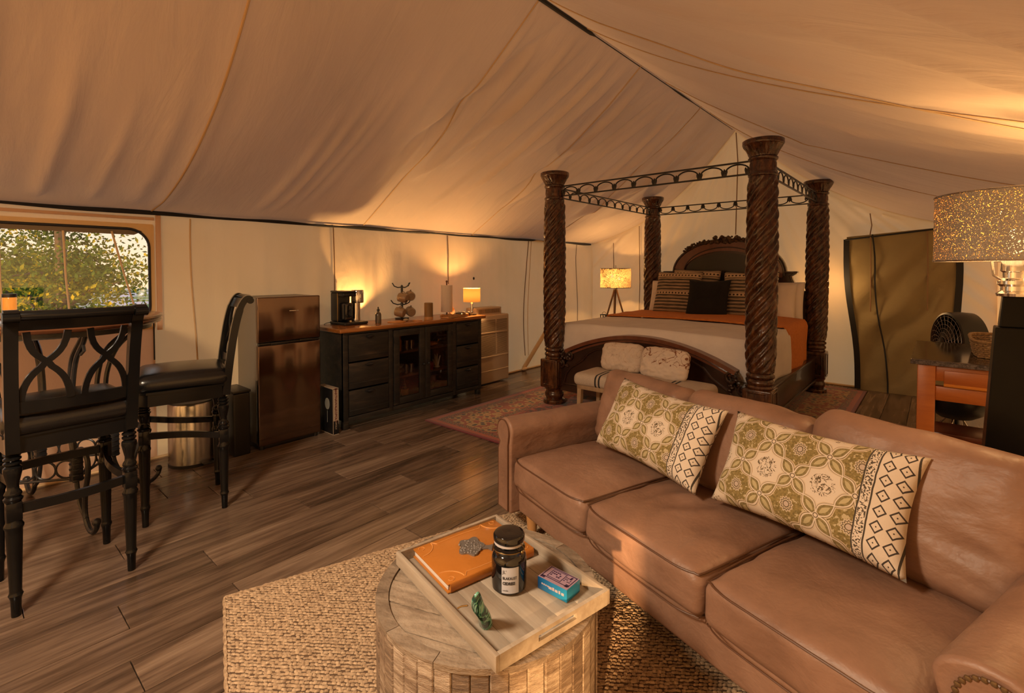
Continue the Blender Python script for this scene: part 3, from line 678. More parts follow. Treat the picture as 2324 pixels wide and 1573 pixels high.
place_pillow('throw_pillow', pillow_mesh(.50, .50, .16, .07, seed=3), BLACKV, (-2.08, 5.98, 1.065), (1, -.02, .02), (.02, .38, 1), 'plain black square throw pillow in the middle of the bed', 'pillow')
wp = pillow_mesh(.70, .46, .18, .03, seed=6, wr=.012)
place_pillow('pillow', wp, PILLOWW, (-2.63, 6.36, 1.05), (1, 0, 0), (0, .3, 1), 'plain white pillow at the left, nearest the tripod lamp', 'pillow', 'white pillows on the bed')
place_pillow('pillow', wp, PILLOWW, (-1.56, 6.30, 1.04), (1, .05, 0), (0, .35, 1), 'plain white pillow at the right, front one of two', 'pillow', 'white pillows on the bed')
place_pillow('pillow', wp, PILLOWW, (-1.50, 6.42, 1.05), (1, .0, 0), (0, .2, 1), 'plain white pillow at the right, standing behind the other against the headboard', 'pillow', 'white pillows on the bed')

# ---------------------------------------------------------------- bench at the foot of the bed
bench = thing('bench', 'pale wooden bench with striped grain-sack cushion at the foot of the bed', 'bench', (-1.85, 3.80, 0))
t = NT('grain_sack_cloth'); v = t.co(); X = t.n('SeparateXYZ', None, Vector=v).outputs[0]
s1 = None
for c in (-.33, -.295, -.02, .015, .28, .315):
    q = t.M('LESS_THAN', t.M('ABSOLUTE', t.M('SUBTRACT', X, c)), .008); s1 = q if s1 is None else t.M('MAXIMUM', s1, q)
f = t.noise(t.co(scale=(90, 90, 90)), 3, 3); t.set(color=t.mix(s1, t.ramp(f, [(.3, (.36, .29, .23)), (.7, (.50, .42, .34))]), (.02, .02, .022)), rough=.95, normal=t.bump(f, .3, .002))
m = MB(); m.rbox((0, 0, .465), (1.12, .40, .11), .045, 3, (14, 6, 0), f=lambda p: (p[0], p[1], p[2] + .018 * (1 - (p[0] / .56) ** 2) * (1 - (p[1] / .2) ** 2) + .006 * nz(p[0] * 6, p[1] * 6, 3))); m.build('seat_cushion', t.m, bench)
m = MB(); m.rbox((0, -.165, .405), (1.05, .03, .045), .005, 1); m.rbox((0, .165, .405), (1.05, .03, .045), .005, 1); m.rbox((-.51, 0, .405), (.03, .30, .045), .005, 1); m.rbox((.51, 0, .405), (.03, .30, .045), .005, 1); m.build('seat_frame', BENCHW, bench)
for x, y in ((-.50, -.16), (-.50, .16), (.50, -.16), (.50, .16)):
    m = MB(); m.tube([(x, y, .40), (x * 1.03, y * 1.02, 0)], [.028, .021], 4); m.build('leg', BENCHW, bench, smooth=False)
t = NT('fringed_cushion_cloth'); v = t.co(); f = t.noise(v, 7, 2, .5, 1.2); ln = t.M('LESS_THAN', t.M('ABSOLUTE', t.M('SUBTRACT', f, .47)), .004)
t.set(color=t.mix(ln, (.58, .48, .40), (.36, .24, .16)), rough=.95, normal=t.bump(t.noise(v, 60, 3), .4, .004)); FR1 = t.m
t = NT('branch_print_cloth'); v = t.co(); f = t.noise(v, 6, 2, .5, 2.2); X = t.n('SeparateXYZ', None, Vector=v).outputs[1]; ln = t.M('MULTIPLY', t.M('LESS_THAN', t.M('ABSOLUTE', t.M('SUBTRACT', f, .5)), .014), t.M('GREATER_THAN', X, -.02))
t.set(color=t.mix(ln, (.60, .50, .42), (.20, .08, .04)), rough=.95, normal=t.bump(t.noise(v, 60, 3), .4, .004)); FR2 = t.m
c1 = pillow_mesh(.40, .26, .14, .0, seed=4, wr=.02, rnd=.14)
place_pillow('cushion', c1, FR1, (-2.10, 3.93, .645), (1, .06, .02), (.05, .35, 1), 'small cream cushion with faint line pattern, left one on the bench', 'cushion', 'small cushions on the bench')
place_pillow('cushion', pillow_mesh(.42, .27, .14, .0, seed=8, wr=.02, rnd=.14), FR2, (-1.70, 3.90, .64), (1, -.03, -.02), (.03, .35, 1), 'small cream cushion with brown branch print, right one on the bench', 'cushion', 'small cushions on the bench')

# persian rug
t = NT('persian_rug_pattern'); v = t.co(); s_ = t.n('SeparateXYZ', None, Vector=v); X, Y = s_.outputs[0], s_.outputs[1]
HXr, HYr = 1.51, 2.02
dx = t.M('SUBTRACT', HXr, t.M('ABSOLUTE', X)); dy = t.M('SUBTRACT', HYr, t.M('ABSOLUTE', Y)); e = t.M('MINIMUM', dx, dy)
n1 = t.noise(t.co(scale=(1, 1, 1)), 14, 3, .6, .6); vo = t.voro(v, 16); vo2 = t.voro(v, 42); vc = t.voro(v, 11, 'F1', 'Color')
field = t.ramp(n1, [(.38, (.02, .012, .018)), (.45, (.16, .02, .012)), (.56, (.24, .04, .018)), (.66, (.32, .16, .07))], 'CONSTANT')
r2 = t.M('SQRT', t.M('ADD', t.M('MULTIPLY', X, X), t.M('MULTIPLY', Y, Y))); dm = t.M('ADD', t.M('ABSOLUTE', t.M('MULTIPLY', X, 1.5)), t.M('ABSOLUTE', t.M('ADD', Y, 1.15)))
field = t.mix(t.M('LESS_THAN', dm, .42), field, t.ramp(n1, [(.4, (.45, .36, .24)), (.52, (.52, .43, .30)), (.6, (.30, .06, .03))], 'CONSTANT'))
bord = t.ramp(vo, [(.0, (.015, .014, .022)), (.30, (.26, .15, .055)), (.44, (.31, .19, .07)), (.58, (.20, .035, .015))], 'CONSTANT')
thin = t.ramp(vo2, [(.2, (.20, .11, .045)), (.4, (.03, .02, .022)), (.6, (.22, .05, .02))], 'CONSTANT')
def seg(a): return t.M('LESS_THAN', e, a)
c = t.mix(seg(.52), field, thin); c = t.mix(seg(.46), c, bord); c = t.mix(seg(.14), c, thin); c = t.mix(seg(.075), c, (.26, .05, .022)); c = t.mix(seg(.03), c, (.13, .010, .016))
t.set(color=c, rough=.95, sheen=.2, normal=t.bump(t.noise(v, 220, 2), .5, .003))
m = MB(); m.rbox((0, 0, 0), (2 * HXr, 2 * HYr, .012), .004, 1); rug = m.build('persian_rug', t.m, loc=(-3.625 + HXr, 2.95 + HYr, .007)); prop(rug, 'red and gold persian rug with floral border under the four-poster bed', 'rug')

# ---------------------------------------------------------------- tripod lamp on nightstand
ns = thing('nightstand', 'dark wooden nightstand hidden behind the left side of the bed', 'nightstand', (-3.66, 6.62, 0))
m = MB(); m.rbox((0, 0, .33), (.46, .40, .54), .008, 1); m.build('body', BEDDARK, ns); m = MB(); m.rbox((0, 0, .61), (.52, .46, .03), .008, 1); m.build('top', BEDDARK, ns)
for x in (-.2, .2):
    for y in (-.17, .17): m = MB(); m.cyl((x, y, 0), (x, y, .08), .02, .026); m.build('leg', BEDDARK, ns)
m = MB(); m.rbox((0, -.205, .42), (.40, .02, .2), .005, 1); m.build('drawer', BEDDARK, ns)
tl = thing('tripod_table_lamp', 'glowing tripod lamp with perforated drum shade left of the bed', 'lamp', (-3.66, 6.62, .626))
def perfor(name, hole, solid, scale, thr, tr=(1, .75, .4), metal=.0, rough=.5, vein=True, transp=.0):
    t = NT(name); v = t.co(); d = t.n('VectorMath', {'operation': 'ADD'}, _0=v, _1=t.n('VectorMath', {'operation': 'SCALE'}, _0=t.n('TexNoise', None, Vector=v, Scale=scale * .3, Detail=2.0).outputs[1], Scale=.06).outputs[0]).outputs[0]
    f = t.voro(d, scale, 'DISTANCE_TO_EDGE'); f2 = t.voro(v, scale * 2.6, 'DISTANCE_TO_EDGE')
    hm = t.M('MULTIPLY', t.M('GREATER_THAN', f, thr), t.M('GREATER_THAN', f2, .09))
    t.set(color=solid, rough=rough, metal=metal, normal=t.bump(f2, .5, .004))
    trn = t.n('BsdfTranslucent', None, Color=hole); 
    a = t.n('BsdfTransparent', None, Color=(1, .9, .75)); m2 = t.n('MixShader', None, Fac=transp); t.t.links.new(trn.outputs[0], m2.inputs[1]); t.t.links.new(a.outputs[0], m2.inputs[2])
    mx = t.n('MixShader', None, Fac=hm); t.t.links.new(t.b.outputs[0], mx.inputs[1]); t.t.links.new(m2.outputs[0], mx.inputs[2]); t.t.links.new(mx.outputs[0], t.out.inputs[0]); return t.m
SH1 = perfor('perforated_shade', (.95, .62, .25), (.16, .10, .04), 60, .10, transp=.30)
def shade(r, z0, z1, th=.003, r2=None, n=64):
    m = MB(); r2 = r2 or r; m.lathe([(r, z0), (r2, z1)], n=n); m.f = [f for f in m.f if len(f) == 4]
    k = MB(); k.v, k.f = m.v, m.f; return k
m = shade(.225, .525, .81); so = m.build('shade', SH1, tl, recalc=False)
m = MB(); m.tube([(.225 * cos(a * pi / 24), .225 * sin(a * pi / 24), .81) for a in range(48)], .004, 6, closed=True); m.tube([(.225 * cos(a * pi / 24), .225 * sin(a * pi / 24), .525) for a in range(48)], .004, 6, closed=True)
for a in range(3): m.cyl((0, 0, .80), (.225 * cos(a * 2.094), .225 * sin(a * 2.094), .80), .0025, n=5)
m.build('shade_ring', IRON, tl)
m = MB(); m.lathe([(0, .49), (.028, .49), (.034, .51), (.03, .54), (.02, .55), (.012, .56), (.010, .82), (.006, .86), (0, .86)], n=16); m.build('stem', CHROME, tl)
LW2 = wood('tripod_wood', [(.3, (.16, .075, .025)), (.7, (.28, .14, .05))], scale=(8, 8, 2))
for a in (-.15, 2.05, 4.1): m = MB(); m.cyl((.015 * cos(a), .015 * sin(a), .50), (.19 * cos(a), .15 * sin(a), .0), .015, .011, 8); m.build('leg', LW2, tl)
BULB = NT('lamp_bulb').set(emis=(1, .78, .48), emis_s=14.0).m
for i, a in enumerate((0, 2.1, 4.2)):
    m = MB(); m.ell((.06 * cos(a), .06 * sin(a), .66 + .02 * i), (.014, .014, .024), 10, 8); m.build('bulb', BULB, tl)
lamp('tripod_lamp_light', (-3.66, 6.62, .626 + .68), P_TRI, .02)
lan = thing('lantern', 'small dark metal lantern in front of the tripod lamp legs', 'lantern', (-3.78, 6.50, .626))
m = MB(); m.rbox((0, 0, .01), (.10, .09, .02), .004, 1); m.rbox((0, 0, .12), (.10, .09, .012), .004, 1)
for x in (-.042, .042):
    for y in (-.036, .036): m.box((x, y, .065), (.01, .01, .1))
m.build('frame', IRON, lan); m = MB(); m.cyl((0, 0, .02), (0, 0, .09), .022); m.build('candle', PLASTIC, lan); m = MB(); m.tube([(.035 * cos(R(i * 18)), 0, .126 + .035 * sin(R(i * 18))) for i in range(11)], .003, 5); m.build('handle', IRON, lan)
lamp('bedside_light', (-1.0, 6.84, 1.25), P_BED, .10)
# ---------------------------------------------------------------- leather sofa
SA = R(71.526 - 90)
sofa = thing('sofa', 'long tan leather three-seat sofa with rolled arms and tapered wood legs', 'sofa', (-1.691, 1.979, 0), SA)
SU = Vector((cos(SA), sin(SA), 0)); SV = Vector((-sin(SA), cos(SA), 0)); SO = Vector((-1.691, 1.979, 0))
def sw(s_, d, z): return SO + SU * s_ + SV * d + Vector((0, 0, z))
m = MB(); m.rbox((.905, .42, .205), (1.84, .80, .155), .02, 3, (20, 6, 0), f=lambda p: (p[0], p[1] + .003 * nz(p[0] * 5, p[2] * 9, 1), p[2])); m.build('seat_base', LEATHER, sofa)
m = MB(); m.rbox((.905, .80, .43), (1.99, .15, .62), .05, 3, (20, 0, 8), f=lambda p: (p[0], p[1], p[2] + .006 * nz(p[0] * 4, 0, 2))); m.build('back_frame', LEATHER, sofa)
def armprof(o):   # outline in (x outward, z)
    P = [(-.0, .13), (-.0, .50)]; P += [(-.005 + .0, .52)]
    P += [(.062 + .075 * cos(R(a)), .562 + .066 * sin(R(a))) for a in range(195, -70, -15)]
    P += [(.125, .46), (.125, .13)]; return [(x * o, z) for x, z in P]
for o, x0 in ((-1, .018), (1, 1.812)):
    pr = armprof(o) if o < 0 else [(x * 1.35, z) for x, z in armprof(1)]
    m = MB(); ny = 16; vs = []; fs = []; n = len(pr)
    for j in range(ny + 1):
        y = lerp(-.035, .82, j / ny); k = .985 if j in (0, ny) else 1
        for i, (x, z) in enumerate(pr): vs.append((x0 + x * k, y, z + .004 * nz(x * 9, y * 5, o) + (.0)))
    for j in range(ny):
        for i in range(n): i2 = (i + 1) % n; fs.append((j * n + i, j * n + i2, (j + 1) * n + i2, (j + 1) * n + i))
    fs += [tuple(range(n)), tuple(ny * n + i for i in range(n))[::-1]]
    m.add(vs, fs); arm = m.build('arm', LEATHER, sofa, ang=50)
    bv = arm.modifiers.new('soft', 'BEVEL'); bv.width = .012; bv.segments = 3; bv.limit_method = 'ANGLE'; bv.angle_limit = R(60)
    cx_, cz_ = sum(p[0] for p in pr) / n, 0
    fp = [(x0 + .5 * (pr[0][0] + pr[-1][0]) + (x - .5 * (pr[0][0] + pr[-1][0])) * .78, z * .985 + .002) for x, z in pr]
    if o > 0: fp = [(x0 + .115 + (x - x0 - .115) * .80, z - .012 * max(0, min(1, (z - .3) / .2))) for x, z in fp]
    fp = [(x, max(z, .145)) for x, z in fp]
    m = MB(); m.prism(fp, -.044, -.03, 'y'); p_ = m.build('front_panel', LEATHER, arm, ang=50)
    m = MB(); m.tube([(x, -.043, z) for x, z in fp], .0035, 6, closed=True); m.build('piping', PIPING, arm)
    if o > 0:
        nm = MB(); nm.ell((0, 0, 0), (.0065, .004, .0065), 8, 4); nme = nm.mesh('nailhead'); NH = plain('antique_brass', (.20, .14, .08), .35, .8)
        P3 = [Vector((x, -.046, z)) for x, z in fp[1:-1]]
        tot = 0
        for a, b in zip(P3, P3[1:]):
            L = (b - a).length; k = 0
            while tot < L:
                q = a.lerp(b, tot / L); 
                if q.z > .25: link_obj('nailhead', nme, NH, arm, loc=q)
                tot += .0145
            tot -= L
# seat cushions
for i in range(3):
    rw = random.Random(i + 20)
    def fz(p, i=i):
        x, y, z = p; a, b = x / .295, y / .31
        up = max(0, (1 - a ** 4)) * max(0, (1 - b ** 4))
        zz = z + (.020 * up if z > 0 else 0) + .006 * nz(x * 6 + i * 7, y * 6, z * 3)
        if i == 1 and z > 0:
            g = math.exp(-((y + .02 + x * .4) / .16) ** 2); zz += .007 * g * (1 - a * a) * sin(x * 50 + 5 * nz(x * 4, y * 5, 2))
        if z > 0: zz -= .012 * math.exp(-((abs(a) - 1) / .12) ** 2) * (1 + nz(x * 20, y * 14, i))
        return (x + .004 * nz(y * 8, z * 8, i), y + .006 * nz(x * 7, z * 9, i) - .012 * (1 - a * a) * (1 if y < 0 else 0), zz)
    m = MB(); m.rbox((.317 + .590 * i, .288, .362), (.585, .63, .155), .035, 4, (26, 26, 3), f=fz); c = m.build('seat_cushion', LEATHER, sofa, ang=80)
    x0, x1, y0, y1 = .317 + .590 * i - .285, .317 + .590 * i + .285, -.030, .58
    def rim(z, k=.02):
        return [(x0, y1, z), (x0, .3, z + k), (x0 + .003, y0 + .045, z), (x0 + .02, y0 + .012, z), (x0 + .06, y0 - .004, z)] + [(lerp(x0 + .1, x1 - .1, q / 8), y0 - .010 - .006 * sin(pi * q / 8), z + .004 * sin(pi * q / 8)) for q in range(9)] + [(x1 - .06, y0 - .004, z), (x1 - .02, y0 + .012, z), (x1 - .003, y0 + .045, z), (x1, .3, z + k), (x1, y1, z)]
    m = MB(); m.tube(spline(rim(.431, .004), 3), .0034, 6); m.build('piping', PIPING, c)
    m = MB(); m.tube(spline(rim(.289, .0), 3), .0028, 6); m.build('piping', PIPING, c)
# back cushions
for i, (xc, tilt, lean, w_, h_) in enumerate(((.325, .02, .26, .60, .42), (.915, -.01, .24, .60, .43), (1.52, .03, .28, .66, .47))):
    def fb_(p, i=i, w_=w_, h_=h_):
        x, y, z = p; a, b = x / (w_ / 2), z / (h_ / 2)
        k = max(0, 1 - a ** 4) * max(0, 1 - b ** 4); side = -1 if y < 0 else 1
        yy = y + side * .035 * k - .012 * side * math.exp(-((abs(a) - 1) / .15) ** 2)
        yy += .008 * nz(x * 5 + i * 9, z * 7, side) * (k + .3) + .010 * (1 - k) * nz(x * 22 + i, z * 9, side) + .006 * nz(x * 9 + i, z * 22, side * 3) * (.4 + abs(a))
        if i == 2: yy += side * -.014 * abs(sin(z * 34 + 3 * a * a)) ** .6 * max(0, a - .05) * max(0, min(1, (.35 - b) / .3))
        zz = z - .028 * a * a * (1 if z > 0 else 0) + .012 * nz(x * 7 + i * 5, z, 2) * (1 if z > 0 else .2)
        if z > 0: zz += .010 * math.exp(-((abs(a) - .8) / .12) ** 2)
        return (x, yy, zz)
    M_ = Matrix.Translation((xc, .625, .432 + h_ / 2 - .01)) @ Matrix.Rotation(-lean, 4, 'X') @ Matrix.Rotation(tilt, 4, 'Y')
    m = MB(); m.rbox((0, 0, 0), (w_, .17, h_), .06, 5, (26, 2, 22), f=fb_, M=M_); c = m.build('back_cushion', LEATHER, sofa, ang=80)
    pts = []
    for k in range(64):
        a = 2 * pi * k / 64; q = lambda s_: math.copysign(abs(s_) ** .35, s_); x, z = q(cos(a)) * (w_ / 2 - .004), q(sin(a)) * (h_ / 2 - .004)
        aa = x / (w_ / 2); z2 = z - (.028 * aa * aa if z > 0 else 0) + .012 * nz(x * 7 + i * 5, z, 2) * (1 if z > 0 else .2) + (.010 * math.exp(-((abs(aa) - .8) / .12) ** 2) if z > 0 else 0)
        pts.append(M_ @ Vector((x, .02 + .004 * sin(k), z2)))
    m = MB(); m.tube(pts, .0045, 6, closed=True); m.build('piping', PIPING, c)
for x, y in ((.09, .055), (1.76, .055), (.09, .78), (1.76, .78)):
    m = MB(); m.lathe([(0, 0), (.019, 0), (.031, .135), (0, .135)], (x, y, 0), 16); m.build('leg', LEGW, sofa)

# patterned lumbar pillows
def lumbar():
    t = NT('olive_medallion_fabric'); v = t.co(); wv = t.n('VectorMath', {'operation': 'ADD'}, _0=v, _1=t.n('VectorMath', {'operation': 'SCALE'}, _0=t.n('TexNoise', None, Vector=v, Scale=9.0, Detail=2.0).outputs[1], Scale=.012).outputs[0]).outputs[0]
    s_ = t.n('SeparateXYZ', None, Vector=wv); X, Y = s_.outputs[0], s_.outputs[1]; M = t.M
    K = 1 / .140
    p = M('MULTIPLY', M('ADD', X, Y), K * .72); q = M('MULTIPLY', M('SUBTRACT', X, Y), K * .72)
    fu = M('SUBTRACT', M('FRACT', p), .5); fv = M('SUBTRACT', M('FRACT', q), .5); au, av = M('ABSOLUTE', fu), M('ABSOLUTE', fv)
    eu, ev = M('SUBTRACT', .5, au), M('SUBTRACT', .5, av)        # distance to lattice lines
    wu = M('MULTIPLY', M('ABSOLUTE', M('SINE', M('MULTIPLY', fv, 2 * pi))), .125); wv_ = M('MULTIPLY', M('ABSOLUTE', M('SINE', M('MULTIPLY', fu, 2 * pi))), .125)
    du, dv = M('SUBTRACT', eu, wu), M('SUBTRACT', ev, wv_)        # signed distance to oval chains
    d = M('MINIMUM', du, dv)
    inside = M('LESS_THAN', d, -.012)
    line = M('LESS_THAN', M('ABSOLUTE', M('SUBTRACT', d, .002)), .016); line2 = M('LESS_THAN', M('ABSOLUTE', M('SUBTRACT', d, .048)), .011)
    r = M('SQRT', M('ADD', M('MULTIPLY', fu, fu), M('MULTIPLY', fv, fv)))
    ang = M('ARCTAN2', fu, fv); pet = M('MULTIPLY', M('SINE', M('MULTIPLY', ang, 12.0)), .016); rp_ = M('ADD', r, pet)
    node_ = M('SQRT', M('ADD', M('MULTIPLY', eu, eu), M('MULTIPLY', ev, ev)))
    chk = M('GREATER_THAN', M('PINGPONG', M('ADD', M('ADD', M('FLOOR', p), M('FLOOR', q)), 0.0), 1.0), .5)
    nzf = t.noise(v, 120, 3, .7); spk = M('GREATER_THAN', t.noise(v, 85, 2), .60)
    CR, OL, DK = (.56, .47, .38), (.20, .145, .045), (.10, .07, .035)
    olv = t.mix(spk, t.ramp(nzf, [(.35, (.13, .095, .028)), (.65, (.26, .19, .07))]), (.42, .34, .20))
    sprig = M('MULTIPLY', M('LESS_THAN', M('ABSOLUTE', M('SUBTRACT', t.noise(v, 75, 2, .4, .8), .52)), .035), M('LESS_THAN', M('ADD', r, M('MULTIPLY', t.noise(v, 20, 2), .12)), .33))
    crm = t.mix(sprig, CR, DK)
    c = t.mix(chk, crm, olv)
    med = M('MULTIPLY', chk, M('LESS_THAN', rp_, .17)); c = t.mix(med, c, (.46, .37, .27)); c = t.mix(M('MULTIPLY', chk, M('LESS_THAN', M('ABSOLUTE', M('SUBTRACT', rp_, .125)), .012)), c, DK)
    c = t.mix(M('MULTIPLY', chk, M('LESS_THAN', r, .085)), c, DK); c = t.mix(M('MULTIPLY', chk, M('LESS_THAN', r, .062)), c, (.42, .33, .27))
    c = t.mix(inside, c, t.ramp(nzf, [(.35, (.14, .105, .04)), (.65, (.26, .20, .085))])); dotm = M('MULTIPLY', inside, M('LESS_THAN', d, -.075)); c = t.mix(dotm, c, (.40, .33, .18))
    c = t.mix(M('LESS_THAN', M('ABSOLUTE', M('SUBTRACT', d, .026)), .006), c, (.16, .11, .05)); c = t.mix(line, c, CR); c = t.mix(line2, c, (.52, .41, .29)); c = t.mix(M('LESS_THAN', node_, .075), c, CR); c = t.mix(M('LESS_THAN', M('ABSOLUTE', M('SUBTRACT', node_, .05)), .010), c, DK)
    # border strip on the right end
    X0 = t.n('SeparateXYZ', None, Vector=v).outputs[0]; Y0 = t.n('SeparateXYZ', None, Vector=v).outputs[1]
    strip = M('GREATER_THAN', X0, .195); c = t.mix(strip, c, (.58, .50, .42))
    gx = M('SUBTRACT', M('FRACT', M('MULTIPLY', M('SUBTRACT', X0, .232), 26.0)), .5); gy = M('SUBTRACT', M('FRACT', M('MULTIPLY', Y0, 21.0)), .5)
    dd = M('ADD', M('ABSOLUTE', M('MULTIPLY', gx, 1.0)), M('ABSOLUTE', gy)); inw = M('MULTIPLY', M('GREATER_THAN', X0, .232), M('LESS_THAN', X0, .309))
    dia = M('MULTIPLY', inw, M('MAXIMUM', M('LESS_THAN', M('ABSOLUTE', M('SUBTRACT', dd, .38)), .065), M('LESS_THAN', dd, .06))); c = t.mix(dia, c, (.045, .035, .03))
    zig = M('MULTIPLY', M('MULTIPLY', M('GREATER_THAN', X0, .200), M('LESS_THAN', X0, .222)), M('GREATER_THAN', t.noise(v, 190, 1, .5), .53)); c = t.mix(zig, c, (.07, .055, .04))
    for xx in (.197, .226, .312): c = t.mix(M('LESS_THAN', M('ABSOLUTE', M('SUBTRACT', X0, xx)), .0022), c, (.05, .04, .03))
    t.set(color=c, rough=.95, normal=t.bump(t.noise(t.co(scale=(1, 1, 1)), 260, 2), .35, .002, t.bump(d, .25, .004))); return t.m
LUM = lumbar(); lm_ = pillow_mesh(.66, .375, .17, .075, seed=12, nu=44, nv=32)
def sdir(a, b, c): return SU * a + SV * b + Vector((0, 0, c))
place_pillow('lumbar_pillow', lm_, LUM, sw(.575, .435, .665), sdir(1, -.05, -.02), sdir(.0, .50, .86), 'olive and cream medallion lumbar pillow on the far left seat of the sofa', 'pillow', 'patterned lumbar pillows on the sofa')
place_pillow('lumbar_pillow', lm_, LUM, sw(1.268, .455, .665), sdir(1, .01, .022), sdir(-.12, .48, .87), 'olive and cream medallion lumbar pillow spanning middle and near seats of the sofa', 'pillow', 'patterned lumbar pillows on the sofa')

# ---------------------------------------------------------------- jute rug built from braided loops
JR = thing('jute_rug', 'chunky braided natural jute rug under the drum table and sofa front', 'rug', (*(sw(-.195, -1.335, 0).xy), 0), SA)
JW, JH = 2.55, 1.62
m = MB(); m.rbox((JW / 2, JH / 2, .006), (JW, JH, .009), .004, 1); m.build('backing', JUTEBACK, JR)
import numpy as np
rj = np.random.default_rng(4)
px, py = .0180, .0135
nx_, ny_ = int(JW / px), int(JH / py)
ii, jj = np.meshgrid(np.arange(nx_), np.arange(ny_)); ii = ii.ravel(); jj = jj.ravel()
cx = (ii + .5 + .5 * (jj % 2)) * px + rj.normal(0, .0016, ii.size); cy = (jj + .5) * py + rj.normal(0, .0012, ii.size) + .004 * np.sin(cx * 5)
ang = np.where(jj % 2 == 0, .92, 1.06) + rj.normal(0, .16, ii.size)
La = px * .60 * (1 + rj.normal(0, .1, ii.size)); Lb = py * .52 * (1 + rj.normal(0, .12, ii.size)); Lz = .0078 * (1 + rj.normal(0, .22, ii.size))
base = []
for (u, hgt) in ((-1, 0), (-.55, .75), (.55, .75), (1, 0)):
    pass
tmpl = np.array([(-1, 0, .1), (-.6, -.8, .25), (-.6, .8, .25), (-.5, 0, .95), (.6, -.8, .25), (.6, .8, .25), (.5, 0, .95), (1, 0, .1)])
tf = np.array([(0, 1, 3), (0, 3, 2), (1, 4, 6), (1, 6, 3), (3, 6, 5), (3, 5, 2), (4, 7, 6), (6, 7, 5)])
ca, sa = np.cos(ang)[:, None], np.sin(ang)[:, None]
X = tmpl[None, :, 0] * La[:, None]; Y = tmpl[None, :, 1] * Lb[:, None]
VX = cx[:, None] + X * ca - Y * sa; VY = cy[:, None] + X * sa + Y * ca; VZ = .009 + tmpl[None, :, 2] * Lz[:, None]
V = np.stack([np.clip(VX, -.004, JW + .004), np.clip(VY, -.004, JH + .004), VZ], -1).reshape(-1, 3); Fc = (tf[None] + 8 * np.arange(ii.size)[:, None, None]).reshape(-1, 3)
me = bpy.data.meshes.new('braided_loops'); me.vertices.add(len(V)); me.vertices.foreach_set('co', V.astype(np.float32).ravel())
me.loops.add(Fc.size); me.loops.foreach_set('vertex_index', Fc.astype(np.int32).ravel()); me.polygons.add(len(Fc)); me.polygons.foreach_set('loop_start', np.arange(0, Fc.size, 3, dtype=np.int32)); me.polygons.foreach_set('use_smooth', np.ones(len(Fc), bool))
me.update(calc_edges=True); me.validate(); lp = link_obj('braided_loops', me, JUTE, JR); lp['kind'] = 'stuff'
m = MB()
for (a, b) in (((0, 0), (JW, 0)), ((JW, 0), (JW, JH)), ((JW, JH), (0, JH)), ((0, JH), (0, 0))):
    L = math.hypot(b[0] - a[0], b[1] - a[1]); k = int(L / .02)
    for o_ in (0, .012): m.tube([(lerp(a[0], b[0], i / k) + .002 * sin(i * 2.3 + o_ * 90), lerp(a[1], b[1], i / k) + .002 * cos(i * 2.1), .010 + .003 * sin(i * 2.6 + o_ * 200)) for i in range(k + 1)], .007, 5)
m.build('braided_edge', JUTE, JR)

# ---------------------------------------------------------------- drum side table
DR, DH = .332, .455
drum = thing('drum_table', 'round rustic wooden drum table with carved staves under the tray', 'table', (-1.035, 1.085, 0), R(20))
m = MB(); m.lathe([(0, .012), (DR - .025, .012), (DR - .02, DH - .02), (0, DH - .02)], n=64); m.build('core', plain('drum_core', (.06, .035, .02), .9), drum)
rd = random.Random(8); NS = 44
for i in range(NS):
    a0 = 2 * pi * i / NS + .0015; a1 = 2 * pi * (i + 1) / NS - .0015; ro = DR + rd.uniform(-.002, .002); m = MB(); vs = []; fs = []; nz_ = 14
    for j in range(nz_ + 1):
        z = lerp(.012, DH - .004, j / nz_)
        for (a, r_) in ((a0, ro - .018), (a0, ro - .003), (a0 + .010, ro), (a1 - .010, ro), (a1, ro - .003), (a1, ro - .018)): vs.append((r_ * cos(a), r_ * sin(a), z))
    for j in range(nz_):
        for k in range(6): fs.append((6 * j + k, 6 * j + (k + 1) % 6, 6 * j + 6 + (k + 1) % 6, 6 * j + 6 + k))
    fs += [tuple(range(6))[::-1], tuple(6 * nz_ + k for k in range(6))]
    m.add(vs, fs); m.build('stave', STAVE, drum, ang=25)
NR = 12
for i in range(NR):
    a0 = 2 * pi * i / NR + .003; a1 = 2 * pi * (i + 1) / NR - .003; P = [((DR + .001) * cos(lerp(a0, a1, k / 8)), (DR + .001) * sin(lerp(a0, a1, k / 8))) for k in range(9)] + [((DR - .036) * cos(lerp(a1, a0, k / 8)), (DR - .036) * sin(lerp(a1, a0, k / 8))) for k in range(9)]
    m = MB(); m.prism(P, DH - .012, DH + .004, 'z'); m.build('rim_segment', RUSTIC, drum, smooth=False)
ri = DR - .0375; PWd = .088
for i in range(-4, 4):
    x0, x1 = i * PWd + .002, (i + 1) * PWd - .002
    if max(abs(x0), abs(x1)) > ri + .06: continue
    xs = [max(-ri, min(ri, lerp(x0, x1, k / 6))) for k in range(7)]
    P = [(x, math.sqrt(max(0, ri * ri - x * x))) for x in xs]; P = P + [(x, -y) for x, y in reversed(P)]
    if abs(xs[0] - xs[-1]) < .01: continue
    m = MB(); m.prism([(y, x) for x, y in P], DH - .014, DH + .0 - .0015 * (i % 2), 'z'); m.build('top_plank', RUSTIC, drum, smooth=False)

